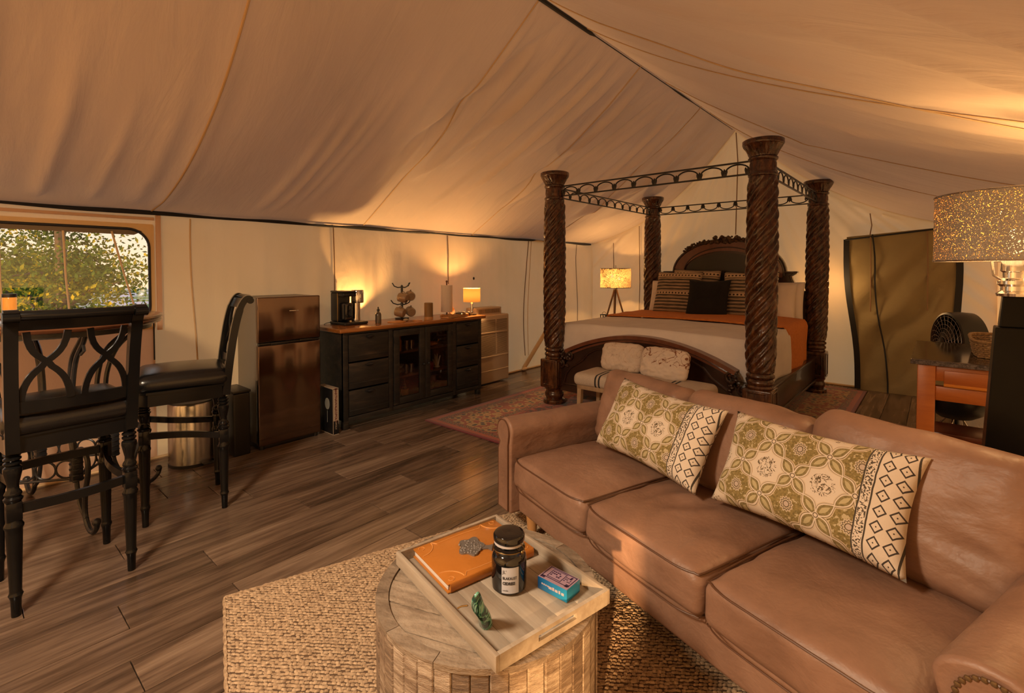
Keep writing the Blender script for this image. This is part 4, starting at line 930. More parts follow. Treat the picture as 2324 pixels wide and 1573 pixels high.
# ---------------------------------------------------------------- serving tray on the drum table
TA = R(-11.37); TC = Vector((-1.0098, 1.0975, .4605)); TW, TD, TH = .553, .405, .042
tray = thing('serving_tray', 'rectangular whitewashed wooden tray with cut-out handles on the drum table', 'tray', TC, TA)
nb = 5
for i in range(nb):
    m = MB(); m.rbox((0, -TD / 2 + (i + .5) * TD / nb, .004), (TW - .01, TD / nb - .0012, .007), .001, 1); m.build('base_board', TRAYW, tray)
for s_ in (-1, 1): m = MB(); m.rbox((0, s_ * (TD / 2 - .006), TH / 2), (TW, .012, TH), .0015, 1); m.build('side', TRAYW, tray)
for s_ in (-1, 1):
    x = s_ * (TW / 2 - .006); hl, hz0, hz1 = .062, .015, .031; q = MB(); ox, ix = x - .006, x + .006
    D2 = TD / 2 - .012
    outer = [(-D2, 0), (D2, 0), (D2, TH), (-D2, TH)]; hole = [(-hl + .008 * (1 - cos(R(a))) * 0 + (.008 * cos(R(a + 180)) if False else 0), 0) for a in ()]
    hp = [(hl + .008 * cos(R(a)), (hz0 + hz1) / 2 + .008 * sin(R(a))) for a in range(-90, 91, 30)] + [(-hl + .008 * cos(R(a)), (hz0 + hz1) / 2 + .008 * sin(R(a))) for a in range(90, 271, 30)]
    q.box((x, 0, hz0 / 2), (.012, 2 * D2, hz0)); q.box((x, 0, (hz1 + TH) / 2), (.012, 2 * D2, TH - hz1))
    for s2 in (-1, 1): q.box((x, s2 * (D2 + hl + .006) / 2, (hz0 + hz1) / 2), (.012, D2 - hl - .006, hz1 - hz0))
    q.build('handle_end', TRAYW, tray, smooth=False)
def onT(x, y, z=0): return TC + Matrix.Rotation(TA, 3, 'Z') @ Vector((x, y, .0085 + z))
# leather-bound book
LB = mottled('orange_leather', (.34, .115, .016), (.43, .155, .028), .30, 5, .25, .003, bs=60)
b = thing('leather_book', 'thick orange leather-bound book with silver tree emblem on the tray', 'book', (-1.152, 1.140, TC.z + .0085), R(77.5))
m = MB(); m.rbox((0, 0, .026), (.325, .235, .004), .0015, 1); m.rbox((0, 0, .002), (.325, .235, .004), .0015, 1); m.tube([(-.155, -.1175, .014), (.16, -.1175, .014)], .0135, 10, flat=(Vector((0, 1, 0)), .35)); m.build('cover', LB, b)
m = MB(); m.rbox((0, .004, .0145), (.312, .222, .021), .001, 1); m.build('page_block', PAPER, b)
bc = KIDS[b.name][0]
TOOL = plain('tooled_leather', (.56, .26, .08), .35)
for sx_, sy_ in ((-1, -1), (-1, 1), (1, 1), (1, -1)):
    m = MB()
    m.tube([(sx_ * (.150 - .05 * cos(R(a))) if False else sx_ * (.155 - .055 * abs(cos(R(a)))), sy_ * (.110 - .055 * sin(R(a))), .0285) for a in range(0, 91, 10)], .0016, 5)
    m.tube([(sx_ * .098, sy_ * .112, .0285), (sx_ * .085, sy_ * .095, .0285), (sx_ * .05, sy_ * .098, .0285), (0, sy_ * .100, .0285)], .0014, 5)
    m.tube([(sx_ * (.140 + .010 * cos(i * .7)), sy_ * (.098 + .010 * sin(i * .7)), .0285) for i in range(8)], .0012, 4)
    m.build('tooled_corner', TOOL, bc)
m = MB(); pts = []
for i in range(36):
    a = 2 * pi * i / 36; r_ = .036 * (1 + .16 * sin(5 * a + 1)); pts.append((r_ * 1.1 * cos(a) - .008, r_ * 1.35 * sin(a) + .004))
er = lambda P: [(x * cos(R(-37)) - y * sin(R(-37)), x * sin(R(-37)) + y * cos(R(-37))) for x, y in P]
m.prism(er(pts), .0285, .034, 'z'); m.prism(er([(.028, -.010), (.05, -.007), (.062, -.018), (.064, .018), (.05, .009), (.028, .012)]), .0285, .033, 'z')
re_ = random.Random(2)
for i in range(70): a = re_.uniform(0, 2 * pi); r_ = .036 * re_.random() ** .5; m.ell((r_ * 1.0 * cos(a) - .008, r_ * 1.25 * sin(a) + .004, .034), (.005, .003, .0022), 6, 4)
m.build('tree_emblem', plain('pewter', (.22, .20, .19), .6, .7), b)
# black candle jar
jar = thing('candle_jar', 'black glass candle jar with clamp lid and pale paper label on the tray', 'jar', (-.962, 1.102, TC.z + .0085), 0); jar.scale = (1.08, 1.08, 1.08)
BG = plain('black_glass', (.003, .003, .004), .05, coat=.5)
m = MB(); m.lathe([(0, 0), (.040, 0), (.0475, .006), (.0485, .02), (.0485, .082), (.046, .094), (.040, .101), (.0405, .106), (.043, .110), (.043, .117), (.038, .121), (.038, .126), (0, .126)], n=40); m.build('body', BG, jar)
m = MB(); m.lathe([(.0385, .1265), (.0415, .1265), (.0415, .1325), (.0385, .1325)], n=40); m.build('seal', plain('rubber_seal', (.42, .40, .42), .5), jar)
m = MB(); m.lathe([(0, .133), (.040, .133), (.0435, .136), (.0435, .148), (.040, .1525), (.033, .1535), (0, .152)], n=40); m.build('lid', BG, jar)
m = MB(); WIRE = plain('wire', (.25, .17, .08), .3, 1)
for s_ in (-1, 1): m.tube([(s_ * .044, 0, .112), (s_ * .052, .004, .118), (s_ * .053, .0, .128), (s_ * .046, -.006, .14)], .0018, 6); m.ell((s_ * .048, 0, .113), (.005, .006, .006), 8, 6)
m.tube([(.0435 * cos(R(a)), .0435 * sin(R(a)), .1135) for a in range(0, 360, 12)], .0016, 6, closed=True); m.build('wire_clamp', WIRE, jar)
la = -46; rlb = .0490
def lab(u, v): a = R(lerp(la - 27, la + 29, u)); return (rlb * cos(a), rlb * sin(a), lerp(.010, .080, v))
m = MB(); m.grid(lab, 14, 1); m.build('label', plain('label_paper', (.45, .46, .52), .6), jar, recalc=False)
INK = plain('ink', (.03, .03, .035), .6)
def curved_text(txt, size, z, name='lettering', u0=.06, bold=.0, sx_=1.0):
    c = bpy.data.curves.new(name, 'FONT'); c.body = txt; c.size = size; c.resolution_u = 2; c.offset = bold
    o = bpy.data.objects.new('tmp', c); COL.objects.link(o); dg = bpy.context.evaluated_depsgraph_get(); dg.update(); me = bpy.data.meshes.new_from_object(o.evaluated_get(dg)); bpy.data.objects.remove(o)
    span = rlb * R(56); 
    for v_ in me.vertices:
        u = u0 + v_.co.x * sx_ / span; x, y, _ = lab(u, 0); k = 1 + .0006 / rlb; zz = z + v_.co.y; v_.co = (x * k, y * k, zz)
    me.name = name; link_obj(name, me, INK, jar)
curved_text("JL'", .013, .064, sx_=.9); curved_text('BLAKAUST', .0105, .048, bold=.0003, sx_=.78); curved_text('CEDRESS', .0105, .034, bold=.0006, sx_=.82); curved_text('candle', .006, .0165)
# card box
bx = thing('card_box', 'small blue card box with purple patterned top on the tray', 'box', (-.838, 1.184, TC.z + .0085), 0)
m = MB(); m.rbox((0, 0, .019), (.105, .068, .036), .0012, 1); t = NT('blue_card'); v = t.co(); f = t.noise(v, 12, 3)
X = t.n('SeparateXYZ', None, Vector=v).outputs[0]
t.set(color=t.ramp(t.M('ADD', t.M('MULTIPLY', X, 7.0), f), [(.1, (.005, .05, .16)), (.5, (.005, .16, .38)), (.9, (.01, .24, .46))]), rough=.35); m.build('body', t.m, bx)
m = MB(); m.box((0, 0, .0375), (.103, .066, .0006)); m.build('top_print', plain('mauve_print', (.30, .20, .27), .5), bx)
m = MB(); DI = plain('dark_print', (.03, .015, .05), .5)
for c, d in (((0, .029), (.096, .003)), ((.0, -.020), (.09, .0025)), ((-.046, 0), (.0025, .06)), ((.046, .004), (.0025, .05)), ((-.008, .024), (.05, .002)), ((-.032, .003), (.002, .036)), ((.014, .003), (.002, .036)), ((-.009, -.014), (.046, .002)), ((-.04, -.024), (.014, .010)), ((.040, -.018), (.010, .012)), ((.034, .018), (.006, .012))): m.box((c[0], c[1], .038), (d[0], d[1], .0006))
for i in range(11): m.box((-.026 + .0068 * (i % 5), .016 - .009 * (i // 4), .038), (.0048, .0055, .0006))
for i in range(9): m.box((.020 + .006 * (i % 4), .014 - .008 * (i // 3), .038), (.004, .0035, .0006))
m.build('top_lettering', DI, bx, smooth=False)
m = MB()
for i, w_ in enumerate((.012, .007, .010, .006, .009)): m.box((-.006 + i * .011, -.0345, .020 + .001 * (i % 2)), (w_, .0006, .007 + .002 * (i % 2)))
for i in range(4): m.box((-.035 + i * .007, -.0345, .022), (.005, .0006, .004))
m.build('side_lettering', plain('pale_print', (.50, .40, .42), .5), bx, smooth=False)
# malachite stone
st = thing('polished_stone', 'green banded polished stone leaning against the tray side', 'stone', onT(.150, -.158), TA); st.scale = (1.2, 1.2, 1.35)
t = NT('malachite'); f = t.noise(t.co(scale=(1, 1, 1)), 16, 4, .5, 1.5); wv = t.M('SINE', t.M('MULTIPLY', f, 42.0)); t.set(color=t.ramp(wv, [(.1, (.006, .045, .035)), (.5, (.02, .16, .11)), (.85, (.10, .36, .26)), (1, (.22, .42, .34))]), rough=.12, coat=.5)
m = MB(); M_ = Matrix.Translation((0, 0, .040)) @ Matrix.Rotation(R(28), 4, 'X') @ Matrix.Rotation(R(14), 4, 'Y'); m.rbox((0, 0, 0), (.030, .026, .105), .010, 3, (2, 2, 8), f=lambda p: (p[0] * (1 - .45 * max(0, p[2] / .05) ** 2) + .004 * nz(p[2] * 30, 1, 1), p[1] * (1 - .3 * max(0, p[2] / .05) ** 2) + .004 * nz(p[2] * 25, 4, 1), p[2] + (.008 if p[2] > .04 and p[0] > 0 else 0)), M=M_); m.build('stone_body', t.m, st)
m = MB(); m.tube([(-.020, -.022, .05), (-.032, -.03, .046), (-.040, -.036, .040)], .0016, 6); m.build('gold_wire', WIRE, st)
# ---------------------------------------------------------------- bar stools (front = +x)
def make_stool(label, loc, rz):
    o = thing('bar_stool', label, 'stool', loc, rz, 'black bar stools at the pub table')
    m = MB(); m.rbox((.0, 0, .782), (.46, .46, .105), .048, 3, (10, 10, 1), f=lambda p: (p[0], p[1] * (1 + .10 * (p[0] + .2)), p[2] + .022 * (1 - (p[0] / .23) ** 2) * (1 - (p[1] / .23) ** 2))); m.build('seat_cushion', BLACKSEAT, o, ang=80)
    fr = [(-.205, -.185), (-.185, -.215), (.17, -.235), (.215, -.20), (.228, 0), (.215, .20), (.17, .235), (-.185, .215), (-.205, .185)]
    m = MB(); m.prism(fr, .668, .735, 'z'); m.prism([(x * 1.04, y * 1.04) for x, y in fr], .735, .748, 'z'); m.build('seat_frame', BLACKWOOD, o, ang=30)
    prof = [(0, 0), (.0155, 0), (.0175, .07), (.021, .082), (.024, .090), (.021, .098), (.0195, .105), (.026, .34), (.0265, .36), (.031, .37), (.031, .378), (.026, .388), (.024, .40)]
    prof2 = [(.024, .472), (.030, .482), (.031, .489), (.024, .497), (.028, .506), (.026, .514), (.019, .525), (.0185, .545), (.026, .58), (.030, .60), (.029, .615), (.021, .622), (.028, .630), (.028, .636), (.020, .641), (.028, .648), (.028, .654), (.020, .660), (.026, .668), (0, .67)]
    for x in (-.19, .19):
        for y in (-.195, .195):
            m = MB(); M_ = Matrix.Translation((x, y, 0)); dz = .06 if x > 0 else 0
            m.lathe([(r, z + (dz * z / .4)) for r, z in prof], n=18, M=M_); m.rbox((0, 0, .436 + dz), (.048, .048, .078), .004, 1, M=M_)
            m.lathe([(r, z + dz * (1 - (z - .472) / .2)) for r, z in prof2], n=18, M=M_); m.build('leg', BLACKWOOD, o)
    for s_ in (-1, 1):
        m = MB(); m.band([(lerp(-.18, .18, i / 10), s_ * (.195 + .0) ) for i in range(11)], .018, .425, .455, 'z'); 
        m = MB(); vs = []; fs = []
        for i in range(11):
            x = lerp(-.175, .175, i / 10); z = .44 + .06 * (i / 10); y = s_ * (.195 - .03 * sin(pi * i / 10))
            for dy, dz2 in ((-.009, -.018), (.009, -.018), (.009, .018), (-.009, .018)): vs.append((x, y + dy, z + dz2))
        for i in range(10):
            for k in range(4): fs.append((4 * i + k, 4 * i + (k + 1) % 4, 4 * i + 4 + (k + 1) % 4, 4 * i + 4 + k))
        m.add(vs, fs); m.build('stretcher', BLACKWOOD, o, ang=30)
    for x, z, bow in ((-.19, .44, -.025), (.19, .50, .02)):
        m = MB(); vs = []; fs = []
        for i in range(11):
            y = lerp(-.18, .18, i / 10); xx = x + bow * sin(pi * i / 10)
            for dx, dz2 in ((-.009, -.019), (.009, -.019), (.009, .019), (-.009, .019)): vs.append((xx + dx, y, z + dz2))
        for i in range(10):
            for k in range(4): fs.append((4 * i + k, 4 * i + (k + 1) % 4, 4 * i + 4 + (k + 1) % 4, 4 * i + 4 + k))
        m.add(vs, fs); m.build('stretcher', BLACKWOOD, o, ang=30)
    # back: curved stiles, crest rail, lower rail, two crossed-ribbon lattices
    prof_b = spline([Vector((-.205, .68)), Vector((-.215, .78)), Vector((-.232, .92)), Vector((-.255, 1.07)), Vector((-.285, 1.19)), Vector((-.318, 1.245)), Vector((-.345, 1.238))], 6)
    back = None
    for s_ in (-1, 1):
        m = MB(); n = len(prof_b); vs = []; fs = []
        for i, p in enumerate(prof_b):
            t_ = (prof_b[min(i + 1, n - 1)] - prof_b[max(i - 1, 0)]).normalized(); nn = Vector((-t_.y, t_.x)); w_ = .040 if i < 24 else .034
            y = s_ * (.197 + .012 * i / n)
            for a, b in ((-w_ / 2, -.016), (w_ / 2, -.016), (w_ / 2, .016), (-w_ / 2, .016)): vs.append((p.x + nn.x * a, y + b * 1.35, p.y + nn.y * a))
        for i in range(n - 1):
            for k in range(4): fs.append((4 * i + k, 4 * i + (k + 1) % 4, 4 * i + 4 + (k + 1) % 4, 4 * i + 4 + k))
        fs += [(3, 2, 1, 0), tuple(4 * n - 4 + k for k in range(4))]; m.add(vs, fs); m.cyl((prof_b[-1].x + .008, y - .024, prof_b[-1].y - .004), (prof_b[-1].x + .008, y + .024, prof_b[-1].y - .004), .020, n=14); m.build('back_stile', BLACKWOOD, o, ang=35)
    def bx_(z): 
        for a, b in zip(prof_b, prof_b[1:]):
            if a.y <= z <= b.y: return lerp(a.x, b.x, (z - a.y) / max(1e-6, b.y - a.y))
        return prof_b[-1].x
    def rail(z0, z1, bow, th, name, roll=False):
        m = MB(); vs = []; fs = []; nn_ = 14
        for i in range(nn_ + 1):
            y = lerp(-.19, .19, i / nn_); b = bow * (1 - (y / .19) ** 2)
            for z, dx in ((z0, th / 2), (z0, -th / 2), (z1, -th / 2), (z1, th / 2)): vs.append((bx_(z) - b + dx, y, z))
        for i in range(nn_):
            for k in range(4): fs.append((4 * i + k, 4 * i + (k + 1) % 4, 4 * i + 4 + (k + 1) % 4, 4 * i + 4 + k))
        fs += [(3, 2, 1, 0), tuple(4 * nn_ + k for k in range(4))]; m.add(vs, fs)
        if roll: m.tube([(-.328 - bow * (1 - (y / .19) ** 2), y, 1.240) for y in [lerp(-.19, .19, i / 14) for i in range(15)]], .020, 12)
        return m.build(name, BLACKWOOD, o, ang=35)
    rail(1.178, 1.235, .03, .024, 'crest_rail', True); rail(.835, .885, .02, .020, 'lower_rail')
    for yc in (-.098, .098):
        for sg in (-1, 1):
            P = bez((-.062 * sg, 1.17, 0), (-.055 * sg, 1.06, 0), (.0 * sg, 1.06, 0), (.015 * sg, 1.022, 0), 8)[:-1] + bez((.015 * sg, 1.022, 0), (.05 * sg, .99, 0), (.072 * sg, .95, 0), (.075 * sg, .88, 0), 8)
            m = MB(); vs = []; fs = []; n = len(P)
            for i, p in enumerate(P):
                t_ = (P[min(i + 1, n - 1)] - P[max(i - 1, 0)]).normalized(); nn = Vector((-t_.y, t_.x)) * .0115
                for q, dx in ((1, .007), (-1, .007), (-1, -.007), (1, -.007)):
                    y = yc + p.x + nn.x * q; z = p.y + nn.y * q; vs.append((bx_(z) - .026 * (1 - (y / .19) ** 2) + dx + .001 * sg, y, z))
            for i in range(n - 1):
                for k in range(4): fs.append((4 * i + k, 4 * i + (k + 1) % 4, 4 * i + 4 + (k + 1) % 4, 4 * i + 4 + k))
            m.add(vs, fs); m.build('lattice_ribbon', BLACKWOOD, o, ang=35)
    return o
stool = make_stool('black bar stool with crossed-ribbon back seen from behind at the far left', (-3.045, .362, 0), R(184))
s2 = copy_tree(stool); s2.location = (-3.44, .95, 0); s2.rotation_euler = (0, 0, R(-103.5)); s2['label'] = 'black bar stool in profile beside the refrigerator, back turned to the refrigerator'

# ---------------------------------------------------------------- round pub table
pt = thing('pub_table', 'tall round pub table with wooden top and scrolled wrought iron base', 'table', (-3.86, .43, 0))
m = MB(); m.lathe([(0, 1.095), (.49, 1.095), (.505, 1.10), (.512, 1.115), (.505, 1.125), (.515, 1.132), (.512, 1.142), (.50, 1.146), (0, 1.146)], n=72); m.build('tabletop', TABLEWOOD, pt, ang=50)
m = MB(); m.lathe([(.44, 1.065), (.455, 1.065), (.455, 1.095), (.44, 1.095), (.44, 1.065)], n=60); m.f = [f for f in m.f if len(f) == 4]
m.build('apron_ring', IRON, pt)
for i in range(4):
    a = R(10 + 90 * i); ca_, sa_ = cos(a), sin(a); m = MB()
    for o_, k in ((0, 1.0), (.045, .8)):
        P = spline([Vector((.43 - o_ * .5, 0, 1.075)), Vector((.40 - o_, 0, 1.03)), Vector((.30 - o_ * 1.2, 0, .93)), Vector((.245 - o_, 0, .78)), Vector((.235 - o_, 0, .60)), Vector((.24 - o_ * .6, 0, .44)), Vector((.27 - o_ * .3, 0, .34))], 5)
        m.tube([(p.x * ca_, p.x * sa_, p.z) for p in P], .0125, 8)
    P = spline([Vector((.27, 0, .40)), Vector((.30, 0, .43)), Vector((.36, 0, .44)), Vector((.415, 0, .40)), Vector((.42, 0, .32)), Vector((.38, 0, .20)), Vector((.375, 0, .09)), Vector((.42, 0, .025)), Vector((.475, 0, .018)), Vector((.515, 0, .05)), Vector((.525, 0, .085))], 5)
    m.tube([(p.x * ca_, p.x * sa_, p.z) for p in P], .0125, 8)
    m.ell((.52 * ca_, .52 * sa_, .085), (.02, .02, .022), 8, 6)
    P = spline([Vector((.27, 0, .34)), Vector((.275, 0, .22)), Vector((.32, 0, .12)), Vector((.39, 0, .07))], 5); m.tube([(p.x * ca_, p.x * sa_, p.z) for p in P], .011, 8)
    M_ = Matrix.Translation((.27 * ca_, .27 * sa_, 0)) @ Matrix.Rotation(a, 4, 'Z'); m.rbox((0, 0, .33), (.05, .05, .16), .008, 1, M=M_)
    for k in range(6): m.ell((.27 * ca_, .27 * sa_, .26 + .03 * k), (.034, .034, .010), 10, 5)
    m.build('leg', IRON, pt)
    b_ = a + pi / 2; A = Vector((.27 * ca_, .27 * sa_, 0)); B = Vector((.27 * cos(b_), .27 * sin(b_), 0)); m = MB()
    for z in (.375, .265): m.cyl(A + Vector((0, 0, z)), B + Vector((0, 0, z)), .007, n=6)
    for k in range(4):
        c = A.lerp(B, (k + .5) / 4); d_ = (B - A).normalized(); w_ = (B - A).length / 8
        m.tube([c + d_ * (w_ * cos(q * pi / 10)) + Vector((0, 0, .32 + .048 * sin(q * pi / 10))) for q in range(20)], .0055, 6, closed=True)
    m.build('oval_panel', IRON, pt)
    M2 = MB(); q = A.normalized(); M2.tube([q * .30 + Vector((0, 0, 1.06)), q * .385 + Vector((0, 0, 1.05)), q * .41 + Vector((0, 0, .985)), q * .36 + Vector((0, 0, .96))], .008, 6); M2.build('bracket_scroll', IRON, pt)
bd = prop(None or (lambda m: m.build('serving_board', wood('light_board', [(.3, (.30, .16, .07)), (.7, (.46, .27, .13))]), loc=(-4.03, .16, 1.147), rot=(0, 0, R(6))))((lambda m: m.rbox((0, 0, .009), (.28, .36, .018), .006, 2))(MB())), 'light wooden board on the pub table under the amber candle', 'board')
cj = thing('amber_candle_jar', 'amber glass candle with black lid and base on the pub table board', 'jar', (-4.07, .265, 1.166))
AMB = NT('amber_glass').set(color=(.75, .30, .05), rough=.1, trans=.35, emis=(1, .38, .06), emis_s=.25).m
m = MB(); m.lathe([(0, .018), (.029, .018), (.0305, .03), (.0305, .09), (.029, .094), (0, .094)], n=24); m.build('glass', AMB, cj)
m = MB(); m.lathe([(0, .094), (.032, .094), (.032, .114), (0, .114)], n=24); m.build('lid', PLASTIC, cj); m = MB(); m.lathe([(0, 0), (.031, 0), (.031, .018), (0, .018)], n=24); m.build('base', PLASTIC, cj)
m = MB(); m.rbox((0, 0, .055), (.06, .07, .11), .012, 2); bj = m.build('dark_canister', BLACKSEAT, loc=(-4.10, .16, 1.166)); prop(bj, 'dark shiny canister left of the amber candle on the pub table', 'canister')

# ---------------------------------------------------------------- step trash can, slim bin
tc_ = thing('trash_can', 'tall round stainless steel step trash can under the bar stool', 'trash can', (-4.16, 1.20, 0))
m = MB(); m.lathe([(0, .02), (.148, .02), (.148, .44), (.143, .452), (0, .452)], n=48); m.build('body', STEEL, tc_)
m = MB(); m.lathe([(.0, 0), (.150, 0), (.150, .022), (0, .022)], n=48); m.build('base_ring', PLASTIC, tc_); m = MB(); m.lathe([(0, .452), (.142, .452), (.14, .462), (0, .47)], n=48); m.build('lid', PLASTIC, tc_)
m = MB(); m.rbox((.165, .05, .022), (.07, .07, .012), .004, 1); m.build('pedal', PLASTIC, tc_)
sb = thing('slim_bin', 'narrow black bin squeezed between bar stool and refrigerator', 'bin', (-4.13, 1.49, 0))
m = MB(); m.rbox((0, 0, .24), (.26, .12, .48), .012, 2); m.build('body', PLASTIC, sb); m = MB(); m.rbox((0, 0, .49), (.27, .13, .02), .006, 1); m.build('lid', PLASTIC, sb)

# ---------------------------------------------------------------- refrigerator
fr_ = thing('refrigerator', 'dark stainless two-door compact refrigerator left of the black sideboard', 'refrigerator', (-4.19, 1.86, 0))
m = MB(); m.rbox((-.025, 0, .62), (.37, .50, 1.16), .01, 2); m.build('cabinet', FRIDGESIDE, fr_)
for z0, z1, nm in ((.845, 1.203, 'freezer_door'), (.035, .825, 'door')):
    m = MB(); m.rbox((.185, 0, (z0 + z1) / 2), (.045, .512, z1 - z0), .009, 3, (0, 8, 2), f=lambda p: (p[0] + .004 * nz(p[1] * 6, p[2] * .4, 2) * (1 if p[0] > 0 else 0), p[1], p[2])); d_ = m.build(nm, FRIDGE, fr_, ang=50)
    if z0 > .5:
        m = MB(); m.rbox((.2085, .03, 1.085), (.003, .075, .009), .001, 1); m.build('badge', CHROME, d_)
m = MB(); m.rbox((.195, 0, .835), (.03, .49, .018), .003, 1); m.rbox((.206, -.09, .833), (.022, .14, .022), .004, 1); m.rbox((.206, .13, .838), (.022, .12, .018), .004, 1); m.build('handle_recess', PLASTIC, fr_)
m = MB(); m.rbox((.0, 0, .02), (.36, .48, .035), .004, 1); 
for y in (-.22, .22): m.cyl((.17, y, 0), (.17, y, .035), .018)
m.build('base', PLASTIC, fr_)
m = MB(); m.box((.17, -.2505, .30), (.05, .002, .50)); m.build('side_panel', PLASTIC, fr_)

# ---------------------------------------------------------------- sideboard
SBX0, SBX1, SBY0, SBY1, SBH = -4.38, -3.94, 2.30, 4.03, .86
sbd = thing('sideboard', 'worn black sideboard with honey wood top, six drawers and two glass doors', 'sideboard', ((SBX0 + SBX1) / 2, (SBY0 + SBY1) / 2, 0))
LX, LY = (SBX1 - SBX0) / 2, (SBY1 - SBY0) / 2
m = MB()
for s_ in (-1, 1): m.rbox((0, s_ * (LY - .012), .47), (2 * LX, .024, .78), .003, 1)
m.rbox((-LX + .01, 0, .47), (.02, 2 * LY, .78), .003, 1); m.rbox((0, 0, .095), (2 * LX, 2 * LY, .025), .003, 1)
ya, yb = 2.80 - (SBY0 + SBY1) / 2, 3.62 - (SBY0 + SBY1) / 2
for y in (ya, yb): m.rbox((-.01, y, .47), (2 * LX - .03, .02, .76), .003, 1)
m.rbox((LX - .01, 0, .853), (.03, 2 * LY, .016), .003, 1); m.rbox((LX - .012, 0, .085), (.028, 2 * LY, .045), .003, 1)
for y in (-LY + .025, LY - .025, ya, yb): m.rbox((LX - .012, y, .47), (.03, .05, .80), .004, 1)
m.build('carcass', PAINT, sbd, ang=30)
for x in (-LX + .03, LX - .03):
    for y in (-LY + .03, LY - .03): m = MB(); m.rbox((x, y, .05), (.05, .05, .10), .004, 1); m.build('leg', PAINT, sbd)
m = MB(); m.rbox((0, 0, .882), (2 * LX + .07, 2 * LY + .09, .036), .008, 2, (0, 4, 0)); m.build('top', TOPWOOD, sbd)
for (y0, y1) in ((-LY + .055, ya - .03), (yb + .03, LY - .055)):
    for (z0, z1) in ((.60, .84), (.355, .585), (.115, .34)):
        m = MB(); m.rbox((LX - .004, (y0 + y1) / 2, (z0 + z1) / 2), (.022, y1 - y0, z1 - z0), .003, 1); m.rbox((LX + .004, (y0 + y1) / 2, z0 + .045), (.012, y1 - y0, .012), .003, 1); d_ = m.build('drawer', PAINT, sbd, ang=30)
        m = MB(); c_ = ((y0 + y1) / 2, z1 - .035); m.ell((LX + .014, c_[0], c_[1]), (.024, .050, .022), 14, 8, fn=lambda a, ph: 1 if ph > pi / 2 else .55); m.rbox((LX + .009, c_[0], c_[1] + .012), (.006, .10, .008), .002, 1); m.build('cup_pull', IRON, d_)
ym = (ya + yb) / 2
for k, (y0, y1) in enumerate(((ya + .03, ym - .002), (ym + .002, yb - .03))):
    z0, z1 = .115, .84; m = MB(); fw = .065; x = LX - .002
    m.rbox((x, y0 + fw / 2, (z0 + z1) / 2), (.024, fw, z1 - z0), .003, 1); m.rbox((x, y1 - fw / 2, (z0 + z1) / 2), (.024, fw, z1 - z0), .003, 1); m.rbox((x, (y0 + y1) / 2, z1 - fw / 2), (.024, y1 - y0 - 2 * fw, fw), .003, 1); m.rbox((x, (y0 + y1) / 2, z0 + fw / 2), (.024, y1 - y0 - 2 * fw, fw), .003, 1)
    d_ = m.build('glass_door', PAINT, sbd, ang=30)
    m = MB(); m.box((x - .004, (y0 + y1) / 2, (z0 + z1) / 2), (.003, y1 - y0 - 2 * fw, z1 - z0 - 2 * fw)); m.build('pane', CABPANE, d_)
    m = MB(); yk = y1 - .03 if k == 0 else y0 + .03; m.cyl((x + .01, yk, .47), (x + .03, yk, .47), .006); m.ell((x + .034, yk, .47), (.009, .012, .012), 10, 6); m.build('knob', IRON, d_)
    for zz in (.20, .74): m = MB(); m.rbox((x + .013, (y0 + .006) if k == 0 else (y1 - .006), zz), (.006, .012, .05), .001, 1); m.build('hinge', IRON, d_)
for z in (.36, .60): m = MB(); m.rbox((-.02, ym, z), (2 * LX - .08, yb - ya - .03, .018), .002, 1); m.build('shelf', wood('shelf_wood', [(.3, (.10, .04, .015)), (.7, (.18, .08, .03))]), sbd)
CYc = (SBY0 + SBY1) / 2
def item(name, label, cat, y, z, x=-4.06, group=None): return thing(name, label, cat, (x, y, z), 0, group)
AMBV = plain('amber_ceramic', (.45, .20, .03), .25)
o = item('vase', 'amber glass vase on the top shelf of the sideboard, left glass door', 'vase', 2.98, .61); m = MB(); m.lathe([(0, 0), (.026, 0), (.028, .05), (.03, .10), (.020, .12), (.026, .15), (0, .15)], n=20); m.build('vase_body', AMBV, o)
GLS = thin_glass('drinking_glass', (.8, .75, .7), .35)
for i, (y, z, lb) in enumerate(((3.08, .61, 'drinking glass right of the amber vase, top shelf of the sideboard'), (3.14, .61, 'drinking glass at the door edge on the top shelf of the sideboard'), (3.07, .37, 'drinking glass beside the stacked bowls, middle shelf of the sideboard'), (3.135, .37, 'drinking glass at the door edge, middle shelf of the sideboard'))):
    o = item('drinking_glass', lb, 'glass', y, z, group='glasses in the sideboard'); m = MB(); m.lathe([(.022, .002), (.026, .09), (.024, .09), (.020, .006), (.0, .006)], n=18); m.build('tumbler', GLS, o)
for i in range(4):
    o = item('bowl', ['lowest cream bowl of the stack on the middle shelf of the sideboard', 'second cream bowl from the bottom of the stack behind the left glass door', 'third cream bowl from the bottom of the stack behind the left glass door', 'top grey-patterned bowl of the stack behind the left glass door'][i], 'bowl', 2.975, .37 + .014 * i + (.03 if i == 3 else 0), group='stacked bowls in the sideboard'); m = MB(); m.lathe([(0, .0), (.03, .0), (.055, .03), (.052, .03), (.028, .005), (0, .005)], n=24); m.build('bowl_body', CERAM if i < 3 else plain('grey_ceramic', (.35, .33, .30), .4), o)
o = item('platter', 'oval wooden platter on the top shelf behind the right glass door', 'platter', 3.36, .612); m = MB(); m.ell((0, 0, .03), (.09, .12, .03), 24, 8); m.build('platter_dish', TOPWOOD, o); m = MB()
for s_ in (-1, 1): m.tube([(.03, s_ * (.10 + .02 * sin(pi * i / 8)), .045 + .02 * sin(pi * i / 8)) for i in range(9)], .006, 6)
m.build('handle', TOPWOOD, o)
o = item('coral', 'white branching coral ornament on the middle shelf behind the right glass door', 'ornament', 3.47, .37); rq = random.Random(6); m = MB(); m.ell((0, 0, .012), (.035, .035, .014), 10, 6)
